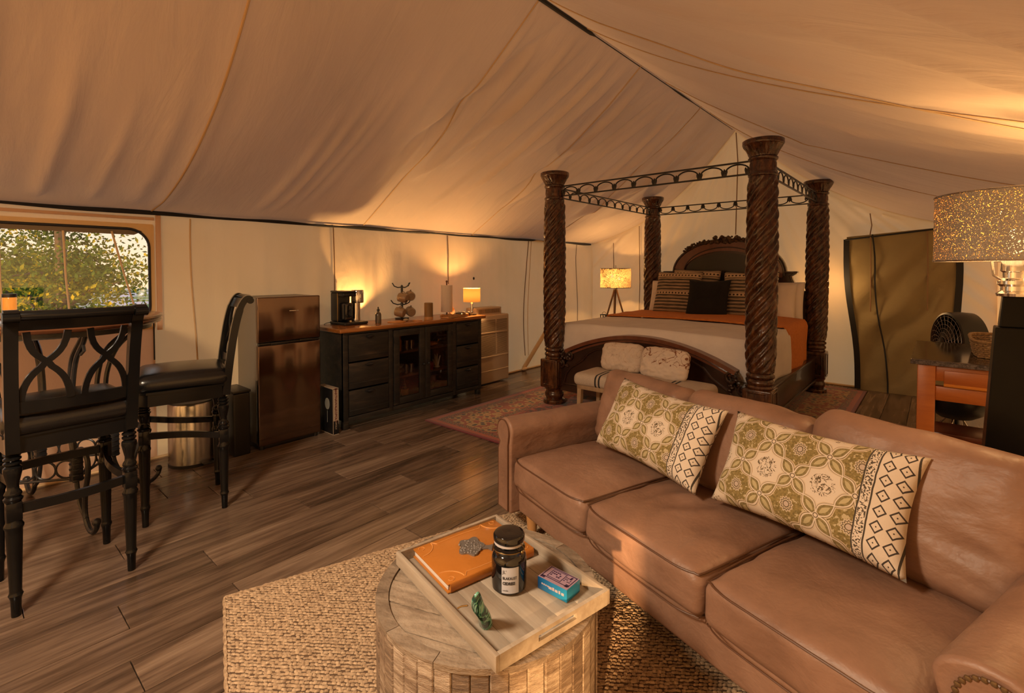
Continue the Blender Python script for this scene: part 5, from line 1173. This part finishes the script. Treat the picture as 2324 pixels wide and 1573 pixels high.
for i in range(16):
    a = rq.uniform(0, 6.28); r_ = rq.uniform(.005, .03); h_ = rq.uniform(.06, .15); m.tube([(r_ * .4 * cos(a), r_ * .4 * sin(a), 0), (r_ * cos(a), r_ * sin(a), h_ * .6), (r_ * 1.6 * cos(a), r_ * 1.6 * sin(a), h_)], [.009, .008, .006], 6)
m.build('coral_branches', plain('white_coral', (.50, .45, .42), .8), o)
o = item('red_pot', 'red enamel pot with glossy lid behind the right glass door', 'pot', 3.36, .37); m = MB(); m.lathe([(0, 0), (.05, 0), (.055, .04), (.05, .075), (.02, .09), (0, .09)], n=24); m.ell((0, 0, .098), (.012, .012, .010), 8, 6); m.build('pot_body', plain('red_enamel', (.30, .03, .01), .15), o)
for i, (y, z, lb) in enumerate(((2.96, .11, 'dark wine bottle lying low behind the left glass door, left one'), (3.08, .11, 'dark wine bottle low behind the left glass door, right one'))):
    o = item('wine_bottle', lb, 'bottle', y, z, -4.1, 'bottles at the bottom of the sideboard'); m = MB(); m.lathe([(0, 0), (.036, 0), (.037, .12), (.014, .16), (.013, .20), (0, .20)], n=20); m.build('bottle_body', plain('dark_bottle_glass', (.015, .004, .002), .06), o)
    m = MB(); m.lathe([(.0372, .04), (.0375, .04), (.0375, .10), (.0372, .10)], n=20); m.build('label', plain('rust_label', (.30, .08, .02), .6), o)
o = item('wine_glass', 'stemmed wine glass at the bottom behind the right glass door', 'glass', 3.42, .11); m = MB(); m.lathe([(0, 0), (.032, 0), (.004, .008), (.004, .09), (.03, .13), (.028, .18), (.026, .18), (.028, .13), (.002, .095), (0, .095)], n=20); m.build('goblet', GLS, o)

# ---------------------------------------------------------------- things on the sideboard
TZ = .9005
cm = thing('coffee_maker', 'black and chrome dual coffee maker at the left end of the sideboard', 'coffee maker', (-4.27, 2.56, TZ))
m = MB(); m.rbox((.0, 0, .014), (.27, .25, .028), .01, 2); m.build('base', PLASTIC, cm)
m = MB(); m.rbox((-.06, -.055, .165), (.13, .13, .27), .01, 2); m.rbox((-.01, -.055, .31), (.23, .135, .018), .006, 1); m.rbox((.04, -.055, .285), (.12, .12, .035), .01, 2); m.build('brew_tower', PLASTIC, cm)
m = MB(); m.rbox((.055, -.055, .125), (.085, .085, .17), .02, 2); m.build('carafe', plain('dark_carafe', (.01, .01, .01), .05, coat=.5), cm); m = MB(); m.tube([(.10, -.055, .19), (.13, -.055, .18), (.13, -.055, .09), (.10, -.055, .08)], .008, 8); m.build('carafe_handle', PLASTIC, cm)
for s_ in (-.118, .005): m = MB(); m.rbox((.0, s_, .165), (.012, .006, .27), .002, 1); m.build('gold_trim', plain('brass_trim', (.45, .30, .12), .3, 1), cm)
m = MB(); m.lathe([(0, .20), (.058, .20), (.06, .21), (.06, .315), (.056, .325), (0, .325)], (.03, .072, 0), 32); m.build('brew_head', CHROME, cm)
m = MB(); m.lathe([(.044, .028), (.044, .20)], (.0, .072, 0), 28); m.build('column', CHROME, cm)
m = MB(); m.tube([(-.13, -.1, .02), (-.15, -.16, .006), (-.10, -.20, .004)], .003, 5); m.build('power_cord', PLASTIC, cm)
o = thing('spray_bottle', 'small dark bottle with black cap right of the coffee maker', 'bottle', (-4.12, 2.785, TZ)); m = MB(); m.lathe([(0, 0), (.028, 0), (.029, .008), (.029, .085), (.022, .102), (.011, .108), (.011, .118), (0, .118)], n=24); m.build('bottle_body', plain('smoky_glass', (.10, .08, .06), .15), o); m = MB(); m.lathe([(0, .118), (.014, .118), (.014, .135), (.006, .14), (.006, .155), (0, .16)], n=16); m.build('cap', PLASTIC, o)
mtz = thing('mug_tree', 'dark metal mug tree with hooked arms on the sideboard', 'mug tree', (-4.30, 3.20, TZ)); m = MB(); m.lathe([(0, 0), (.07, 0), (.075, .01), (.02, .018), (.014, .03), (.012, .35), (0, .36)], n=20); m.build('pole', IRON, mtz)
for z, al in ((.155, (-1.9, -.2, 1.6)), (.335, (-1.6, .0, 1.7))):
    for a in al: m = MB(); d_ = Vector((cos(a), sin(a), 0)); m.tube([Vector((0, 0, z - .0)), d_ * .05 + Vector((0, 0, z - .004)), d_ * .095 + Vector((0, 0, z + .012)), d_ * .118 + Vector((0, 0, z + .045))], .006, 6); m.build('arm', IRON, mtz)
MUG = plain('stoneware_glaze', (.26, .18, .11), .35)
for (y, z, x, lb) in ((-.03, .225, .06, 'stoneware mug hanging upper left on the mug tree'), (.085, .24, .03, 'stoneware mug hanging upper right on the mug tree'), (-.06, .075, .05, 'stoneware mug hanging lower left on the mug tree'), (.065, .075, .06, 'stoneware mug hanging lower right on the mug tree')):
    o = thing('mug', lb, 'mug', (-4.30 + x, 3.20 + y, TZ + z), 0, 'mugs on the mug tree'); M_ = Matrix.Rotation(R(100), 4, 'Y') @ Matrix.Rotation(R(20 if y > 0 else -25), 4, 'X')
    m = MB(); m.lathe([(.040, -.04), (.043, -.02), (.042, .03), (.034, .042), (0, .042), (0, .038), (.030, .038), (.037, .028), (.038, -.04), (.040, -.04)], n=24, M=M_ @ Matrix.Scale(1.15, 4)); m.build('mug_body', MUG, o); m = MB(); m.tube([M_ @ Vector((-.040 - .024 * sin(pi * i / 8), 0, -.025 + .05 * i / 8)) for i in range(9)], .005, 6); m.build('handle', MUG, o)
o = thing('canister', 'plain wooden cylinder canister between mug tree and paper towel', 'canister', (-4.02, 3.33, TZ)); m = MB(); m.lathe([(0, 0), (.045, 0), (.045, .17), (.040, .175), (0, .175)], n=32); m.build('canister_body', plain('brown_canister', (.20, .11, .035), .55), o); m = MB(); m.lathe([(.0455, .0), (.046, .0), (.046, .03), (.0455, .03)], n=32); m.build('base_band', LEGW, o)
o = thing('paper_towel', 'paper towel roll on a dark upright holder on the sideboard', 'paper towel', (-4.13, 3.68, TZ)); m = MB(); m.lathe([(.018, .05), (.062, .05), (.063, .052), (.063, .345), (.062, .347), (.018, .347)], n=40); m.build('roll', PAPER, o); m = MB(); m.lathe([(0, 0), (.075, 0), (.075, .012), (.008, .016), (.007, .375), (.013, .385), (.010, .398), (0, .40)], n=20); m.build('holder', plain('dark_wood_holder', (.10, .03, .01), .4), o)
o = thing('wooden_tray', 'wavy-edged wooden tray in front of the paper towel', 'tray', (-3.99, 3.67, TZ), R(8)); m = MB(); m.rbox((0, 0, .006), (.11, .34, .012), .004, 1); 
m.build('tray_base', LEGW, o); m = MB()
for s_ in (-1, 1): m.band([(-.17 + .34 * i / 20, .022 + .006 * sin(i * .9)) for i in range(21)], .022, s_ * .055 - .004, s_ * .055 + .004, 'x')
m.build('wavy_rim', LEGW, o)
o = thing('shallow_dish', 'thin dark shallow dish on the wooden tray', 'dish', (-3.985, 3.76, TZ + .014)); m = MB(); m.lathe([(0, 0), (.03, 0), (.048, .016), (.046, .018), (.028, .004), (0, .004)], n=28, M=Matrix.Diagonal((1, 2.2, 1, 1))); m.build('dish_body', plain('dark_dish', (.03, .018, .01), .3), o)
for i, (y, s_, lb) in enumerate(((3.70, .012, 'dark pebble at the left end of the shallow dish'), (3.74, .015, 'grey pebble in the middle of the shallow dish'), (3.80, .013, 'brown pebble at the right end of the shallow dish'))):
    o = thing('pebble', lb, 'pebble', (-3.985, y, TZ + .032), 0, 'pebbles on the shallow dish'); m = MB(); m.ell((0, 0, s_ * .6), (s_ * 1.3, s_ * 1.7, s_), 10, 7); m.build('pebble_body', plain('pebble_stone', ((.03, .025, .02), (.16, .13, .11), (.12, .06, .03))[i], .5), o)
for i, (y, x, c, lb) in enumerate(((3.82, -4.27, (.25, .13, .05), 'round brown coaster standing behind the paper towel'), )):
    o = thing('coaster', lb, 'coaster', (x, y + .06, TZ + .045)); m = MB(); m.lathe([(0, -.004), (.045, -.004), (.045, .004), (0, .004)], n=28, M=Matrix.Rotation(R(75), 4, 'Y')); m.build('coaster_disc', plain('coaster_wood', c, .5), o)
for i, (x, y, lb) in enumerate(((-4.05, 3.92, 'dark pine cone left of the small lamp on the sideboard'), (-4.02, 3.97, 'dark pine cone right beside the small lamp base'), (-4.09, 3.90, 'small dark pine cone behind the other two'))):
    o = thing('pine_cone', lb, 'pine cone', (x, y - .06, TZ), 0, 'pine cones on the sideboard'); m = MB(); m.ell((0, 0, .024), (.022, .022, .024), 10, 7)
    for k in range(30): a = k * 2.4; z = .006 + .036 * k / 30; r_ = .023 * math.sqrt(max(0, 1 - ((z - .024) / .026) ** 2)); m.ell((r_ * cos(a), r_ * sin(a), z), (.006, .006, .004), 6, 4)
    m.build('cone_scales', plain('dark_cone', (.05, .025, .012), .7), o)
sl = thing('table_lamp', 'small lamp with lit amber cylinder shade on the right end of the sideboard', 'lamp', (-4.06, 4.00, TZ))
m = MB(); m.lathe([(0, 0), (.055, 0), (.055, .012), (.02, .018), (0, .018)], n=24); m.build('base', PLASTIC, sl); m = MB(); m.lathe([(.010, .018), (.018, .03), (.012, .05), (.020, .075), (.012, .10), (.016, .125), (.010, .14), (0, .145)], n=20); m.build('stem', CHROME, sl)
t = NT('amber_shade'); t.set(color=(.70, .40, .12), rough=.8); tr = t.n('BsdfTranslucent', None, Color=(.60, .34, .10)); mx = t.n('MixShader', None, Fac=.03); t.t.links.new(t.b.outputs[0], mx.inputs[1]); t.t.links.new(tr.outputs[0], mx.inputs[2]); t.t.links.new(mx.outputs[0], t.out.inputs[0])
m = shade(.098, .15, .305); m.build('shade', t.m, sl, recalc=False); m = MB(); m.ell((0, 0, .20), (.016, .016, .026), 12, 8); m.build('bulb', BULB, sl)
lamp('sideboard_lamp_light', (-4.06, 4.00, TZ + .24), P_SIDE, .02)
# small uplight behind the coffee maker
ul = thing('uplight', 'small black puck light on the sideboard behind the coffee maker', 'lamp', (-4.385, 2.70, TZ)); m = MB(); m.lathe([(0, 0), (.022, 0), (.022, .03), (.018, .034), (0, .03)], n=20); m.build('puck', PLASTIC, ul)
lamp('uplight_light', (-4.31, 2.70, TZ + .05), P_UP, .02, spot=R(125), rot=(pi, 0, 0))
for (x, y, c, lb, w_, d_) in ((-4.05, 2.95, (.45, .20, .05), 'round wooden trivet lying in front of the mug tree', .09, 0), (-3.99, 3.16, (.40, .15, .03), 'small wooden coaster lying at the front edge of the sideboard', .05, 0)):
    o = thing('trivet', lb, 'trivet', (x, y, TZ)); m = MB(); m.lathe([(0, 0), (w_, 0), (w_, .006), (0, .008)], n=32); m.build('trivet_disc', plain('trivet_wood' + str(w_), c, .4), o)
o = thing('shell', 'small cream shell lying before the mug tree base', 'shell', (-4.06, 3.07, TZ)); m = MB(); m.ell((0, 0, .012), (.022, .032, .014), 12, 7); m.build('shell_body', CERAM, o)

# ---------------------------------------------------------------- portable air conditioner
ac = thing('air_conditioner', 'beige upright air conditioner with grilles beyond the right end of the sideboard', 'air conditioner', (-4.29, 4.50, 0))
BEI = plain('beige_plastic', (.52, .40, .28), .5); BEID = plain('beige_dark_louver', (.20, .135, .09), .6)
m = MB(); m.rbox((0, 0, .44), (.24, .56, .84), .02, 2); m.rbox((-.02, -.04, .90), (.18, .46, .10), .012, 2); m.build('body', BEI, ac)
for (z0, z1) in ((.66, .80), (.37, .63)):
    for (y0, y1) in ((-.24, .02), (.04, .24)):
        m = MB(); m.box((.118, (y0 + y1) / 2, (z0 + z1) / 2), (.006, y1 - y0, z1 - z0))
        g = m.build('grille', BEID, ac, smooth=False); k = int((z1 - z0) / .012)
        m = MB()
        for i in range(k): m.box((.123, (y0 + y1) / 2, z0 + .006 + i * .012), (.006, y1 - y0, .005))
        m.build('louvers', BEI, g, smooth=False)['kind'] = 'stuff'
m = MB()
for i in range(16): m.box((.072, -.22 + i * .024, .905), (.006, .012, .05))
m.build('top_vent', BEID, ac, smooth=False)['kind'] = 'stuff'
for z, d in ((.645, .018), (.345, .022), (.17, .012)): m = MB(); m.rbox((.121, 0, z), (.012, .52, d), .003, 1); m.build('front_rail', BEI, ac)

# ---------------------------------------------------------------- board game box
gb = thing('game_box', 'black board game box with white outlines standing between refrigerator and sideboard', 'game box', (-4.02, 2.205, 0))
m = MB(); m.rbox((0, 0, .20), (.24, .055, .40), .003, 1); m.build('box_body', plain('black_card', (.008, .008, .010), .4), gb)
OUTL = plain('cream_line', (.42, .34, .26), .6); m = MB()
for c, d in (((.1205, -.0255, .2), (.001, .004, .40)), ((.1205, .0255, .24), (.001, .003, .30)), ((.1205, 0, .398), (.001, .055, .004)), ((.1205, 0, .002), (.001, .055, .004)), ((0, -.028, .398), (.24, .001, .004)), ((0, -.028, .005), (.24, .001, .005)), ((0, 0, .4005), (.24, .055, .001))): m.box(c, d)
m.build('white_outline', OUTL, gb, smooth=False)
def txt(body, size, parent, mat_, M_, name='lettering', ext=.0005, bold=0):
    c = bpy.data.curves.new(name, 'FONT'); c.body = body; c.size = size; c.extrude = ext; c.offset = bold; c.align_x = 'CENTER'; c.align_y = 'CENTER'; c.resolution_u = 2
    q = bpy.data.objects.new('tmp', c); COL.objects.link(q); dg = bpy.context.evaluated_depsgraph_get(); dg.update(); me = bpy.data.meshes.new_from_object(q.evaluated_get(dg)); bpy.data.objects.remove(q); me.name = name
    o = link_obj(name, me, mat_, parent); o.matrix_local = M_; return o
def face(o, xd, yd): x = Vector(xd); y = Vector(yd); z = x.cross(y); return Matrix.Translation(o) @ Matrix((x, y, z)).transposed().to_4x4()
m = MB(); m.box((.1207, .0, .255), (.0008, .042, .27)); m.build('cream_panel', OUTL, gb, smooth=False)
txt('MARTHAWALKOPOLY', .029, gb, plain('maroon_print', (.10, .015, .012), .5), face((.1215, 0, .255), (0, 0, -1), (0, 1, 0)), bold=.001)
txt('OPOLY', .022, gb, OUTL, face((.1212, 0, .08), (0, 0, -1), (0, 1, 0)))
m = MB(); m.lathe([(.0, 0), (.05, 0), (.05, .001), (0, .001)], n=24, M=face((.03, -.028, .26), (1, 0, 0), (0, 0, 1)) @ Matrix.Diagonal((.8, 1, 1, 1))); m.box((.03, -.0285, .15), (.006, .001, .10)); m.build('tree_badge', plain('grey_print', (.26, .27, .25), .6), gb)

# ---------------------------------------------------------------- big lamp at the right
bl = thing('floor_lamp', 'tall black obelisk lamp with silver perforated drum shade behind the sofa arm', 'lamp', (.205, 2.50, 0))
SH2 = perfor('silver_perforated_shade', (.60, .25, .05), (.42, .39, .35), 120, .275, metal=.35, rough=.42, transp=.10)
m = shade(.222, 1.452, 1.690, n=96); so = m.build('shade', SH2, bl, recalc=False)
m = MB()
for z in (1.452, 1.690): m.tube([(.222 * cos(a * pi / 32), .222 * sin(a * pi / 32), z) for a in range(64)], .003, 6, closed=True)
for a in range(3): m.cyl((0, 0, 1.672), (.222 * cos(a * 2.094 + .4), .222 * sin(a * 2.094 + .4), 1.686), .003, n=6)
m.build('shade_ring', STEEL, bl)
m = MB(); m.lathe([(0, 1.672), (.014, 1.672), (.020, 1.690), (.022, 1.700), (.014, 1.712), (0, 1.715)], n=20); m.build('finial', plain('warm_brass', (.70, .45, .20), .3, .9), bl)
m = MB()
for s_ in (-1, 1): m.tube([(s_ * .012, 0, 1.43), (s_ * .055, 0, 1.48), (s_ * .065, 0, 1.56), (s_ * .03, 0, 1.65), (0, 0, 1.675)], .0025, 6)
m.build('harp', CHROME, bl)
m = MB(); m.lathe([(0, 1.325), (.045, 1.325), (.048, 1.335), (.036, 1.345), (.036, 1.36), (.044, 1.368), (.044, 1.38), (.03, 1.39), (.03, 1.41), (.036, 1.415), (.034, 1.455), (0, 1.455)], n=28); m.tube([(-.03, -.02, 1.38), (-.055, -.03, 1.40), (-.06, -.03, 1.45)], .004, 6); m.build('socket', CHROME, bl)
OBS = mottled('ebony_lacquer', (.003, .0025, .002), (.006, .005, .004), .3, 6, .05, spec=.12)
def frust(m, z0, z1, w0, w1): 
    vs = [(a * w0, b * w0, z0) for a, b in ((-1, -1), (1, -1), (1, 1), (-1, 1))] + [(a * w1, b * w1, z1) for a, b in ((-1, -1), (1, -1), (1, 1), (-1, 1))]; m.add(vs, [(3, 2, 1, 0), (4, 5, 6, 7)] + [(i, (i + 1) % 4, 4 + (i + 1) % 4, 4 + i) for i in range(4)])
m = MB(); frust(m, .03, 1.215, .105, .048); frust(m, 1.215, 1.325, .038, .030); frust(m, 0, .03, .12, .12); ob = m.build('obelisk_body', OBS, bl, smooth=False)
bv = ob.modifiers.new('edge', 'BEVEL'); bv.width = .004; bv.segments = 2
m = MB(); m.ell((0, 0, 1.52), (.03, .03, .045), 16, 12); m.build('bulb', BULB, bl)
lamp('floor_lamp_light', (.205, 2.50, 1.60), P_MAIN, .035)

# ---------------------------------------------------------------- desk, basket, fan, bowl, box
dk = thing('desk', 'orange pine desk with polished dark stone top against the right wall', 'desk', (.17, 4.39, 0))
t = NT('dark_granite'); v = t.co(); f = t.noise(v, 25, 5, .7); t.set(color=t.ramp(f, [(.4, (.030, .020, .015)), (.6, (.07, .048, .036)), (.72, (.14, .11, .09))]), rough=.10); GRAN = t.m
t = NT('chipped_granite_edge'); f = t.noise(t.co(), 70, 4, .7); t.set(color=t.ramp(f, [(.4, (.04, .03, .028)), (.6, (.16, .13, .12))]), rough=.6, normal=t.bump(f, 1, .01)); 
m = MB(); m.rbox((0, 0, .862), (.58, 1.06, .028), .006, 2, (10, 20, 0), f=lambda p: (p[0] + (.004 * nz(p[0] * 40, p[1] * 40, p[2] * 80) if abs(p[0]) > .28 or abs(p[1]) > .52 else 0), p[1] + (.005 * nz(p[1] * 3, p[0] * 60, p[2] * 80) if abs(p[1]) > .52 else 0), p[2])); m.build('stone_top', GRAN, dk)
m = MB(); m.rbox((0, -.532, .861), (.58, .006, .026), .002, 1, (30, 0, 1), f=lambda p: (p[0], p[1] + .003 * nz(p[0] * 50, 0, p[2] * 90), p[2])); m.build('rough_stone_edge', t.m, dk)
for x in (-.215, .215):
    for y in (-.475, .475): m = MB(); m.rbox((x, y, .424), (.085, .085, .848), .005, 1); m.build('leg', PINE, dk)
m = MB()
for y in (-.475, .475): m.rbox((0, y, .80), (.35, .05, .09), .004, 1); m.rbox((0, y, .68), (.35, .05, .085), .004, 1)
for x in (-.215, .215): m.rbox((x, 0, .74), (.04, .87, .20), .004, 1)
m.build('apron', PINE, dk)
m = MB(); m.rbox((.02, -.485, .775), (.31, .04, .09), .004, 1); d_ = m.build('drawer', PINE, dk); m = MB(); m.tube([(-.135, -.512, .735), (.175, -.512, .735)], .010, 8); m.build('drawer_lip', plain('glossy_pine', (.55, .20, .035), .2), d_)
# wicker basket
WK = mottled('wicker', (.24, .14, .06), (.42, .27, .13), .7, 60, .4)
bk = thing('wicker_basket', 'small woven wicker basket on the stone desk top', 'basket', (.335, 4.42, .877)); bw, bd_, bh = .17, .30, .10
def ringp(k, s_=1.0, n=56, ph=0):
    o = []
    for i in range(n):
        a = 2 * pi * i / n; q = lambda v_: math.copysign(abs(v_) ** .45, v_); w_ = .006 * (1 if (i + ph) % 2 else -1) * 0
        o.append((q(cos(a)) * (bw * s_ + w_), q(sin(a)) * (bd_ * s_ + w_), k))
    return o
m = MB(); NW = 56
for j in range(8):
    s_ = .90 + .10 * j / 8; P = []
    for i in range(NW * 2):
        a = 2 * pi * i / (NW * 2); q = lambda v_: math.copysign(abs(v_) ** .45, v_); r_ = 1 + .018 * cos(NW * a / 2 * 1 + pi * j); P.append((q(cos(a)) * bw * s_ * r_, q(sin(a)) * bd_ * s_ * r_, .006 + j * bh / 8))
    m.tube(P, .0058, 5, closed=True)
m.build('weave', WK, bk)['kind'] = 'stuff'
m = MB()
for i in range(NW // 2): a = 4 * pi * i / NW; q = lambda v_: math.copysign(abs(v_) ** .45, v_); m.cyl((q(cos(a)) * bw * .9, q(sin(a)) * bd_ * .9, 0), (q(cos(a)) * bw, q(sin(a)) * bd_, bh), .004, n=5)
m.build('stakes', WK, bk)['kind'] = 'stuff'
m = MB(); m.tube(ringp(bh + .002, 1.0), .009, 6, closed=True); m.build('rim', WK, bk); m = MB(); m.rbox((0, 0, .004), (2 * bw * .85, 2 * bd_ * .85, .006), .002, 1); m.build('base', WK, bk)
m = MB(); m.tube([(-.02 + .05 * cos(pi * i / 10), -bd_ + .0, bh + .04 * sin(pi * i / 10)) for i in range(11)], .007, 6); m.build('handle', WK, bk)
# drum fan
fn_ = thing('drum_fan', 'round black drum fan with wire grille standing beyond the desk', 'fan', (.14, 5.62, 0), R(205))
FT = Matrix.Translation((0, 0, .80)) @ Matrix.Rotation(pi / 2, 4, 'Y')
m = MB(); m.lathe([(.24, -.09), (.255, -.085), (.262, 0), (.255, .085), (.24, .09), (.232, .085), (.232, -.085), (.24, -.09)], n=48, M=FT); m.build('housing', PLASTIC, fn_)
m = MB(); WIR = plain('grille_wire', (.35, .32, .28), .35, .8)
for r_ in (.05, .085, .12, .155, .19, .222): m.tube([FT @ Vector((r_ * cos(a * pi / 18), r_ * sin(a * pi / 18), .115 - .03 * (r_ / .24) ** 2)) for a in range(36)], .002, 5, closed=True)
for k in range(24): a = 2 * pi * k / 24; m.tube([FT @ Vector((r_ * cos(a + r_ * 3), r_ * sin(a + r_ * 3), .115 - .03 * (r_ / .24) ** 2)) for r_ in (.04, .10, .16, .238)], .0018, 4)
m.build('grille', WIR, fn_); m = MB(); m.lathe([(0, .10), (.045, .105), (.045, .125), (0, .13)], n=24, M=FT); m.build('hub', PLASTIC, fn_)
for k in range(3):
    a = 2 * pi * k / 3; P = [FT @ Vector((r_ * cos(a + t_), r_ * sin(a + t_), .02 + .05 * t_)) for r_, t_ in ((.04, -.3), (.20, -.45), (.21, .35), (.04, .3))]; m = MB(); m.add(P + [p + Vector((.003, 0, 0)) for p in P], [(0, 1, 2, 3), (7, 6, 5, 4), (0, 4, 5, 1), (1, 5, 6, 2), (2, 6, 7, 3), (3, 7, 4, 0)]); m.build('blade', plain('grey_blade', (.05, .05, .05), .3), fn_)
m = MB(); m.cyl((0, 0, .03), (0, 0, .55), .016); m.lathe([(0, 0), (.19, 0), (.19, .015), (.02, .035), (0, .035)], n=32); m.build('stand', PLASTIC, fn_)
# rounded bowl on thin tripod
tb = thing('tripod_stool', 'black rounded bowl seat on thin metal tripod legs below the desk', 'stool', (.12, 5.12, 0))
m = MB(); m.lathe([(0, .27), (.10, .28), (.19, .34), (.23, .43), (.23, .45), (0, .46)], n=32); m.build('seat', PLASTIC, tb)
for a in (2.6, 4.4, .9): m = MB(); m.cyl((.05 * cos(a), .05 * sin(a), .28), (.26 * cos(a), .26 * sin(a), 0), .007, n=8); m.build('leg', CHROME, tb)
gbx = thing('storage_box', 'reddish-brown lidded box with a pale paper standing on the floor under the desk', 'box', (.13, 4.50, 0))
RB = mottled('red_brown_lacquer', (.09, .02, .008), (.16, .04, .014), .3, 5, .1); m = MB(); m.rbox((0, 0, .15), (.34, .30, .30), .006, 1); m.build('box_body', plain('dark_patterned_box', (.03, .018, .012), .4), gbx); m = MB(); m.rbox((0, 0, .315), (.36, .32, .035), .006, 1); m.build('lid', RB, gbx)
m = MB(); m.rbox((-.10, -.155, .19), (.06, .004, .16), .001, 1); m.build('paper', PAPER, gbx)

# added fill light in pendant form, unseen behind the viewpoint
pl = thing('fill_pendant', 'wide dark metal pendant added as unseen room fill light behind the viewpoint', 'lamp', (-1.5, -.75, 2.45))
m = MB(); m.lathe([(.03, .22), (.10, .20), (.24, .08), (.30, 0)], n=40); m.f = [f for f in m.f if len(f) == 4]; m.build('shade', IRON, pl, recalc=False)
m = MB(); m.cyl((0, 0, .22), (0, 0, .62), .006); m.build('pendant_cord', PLASTIC, pl)
m = MB(); m.ell((0, 0, .02), (.05, .05, .06), 14, 10); m.build('bulb', BULB, pl)
lamp('pendant_fill_light', (-1.5, -.75, 2.38), P_FILL, .22, FILL_COL, spot=R(172), rot=(0, 0, 0))
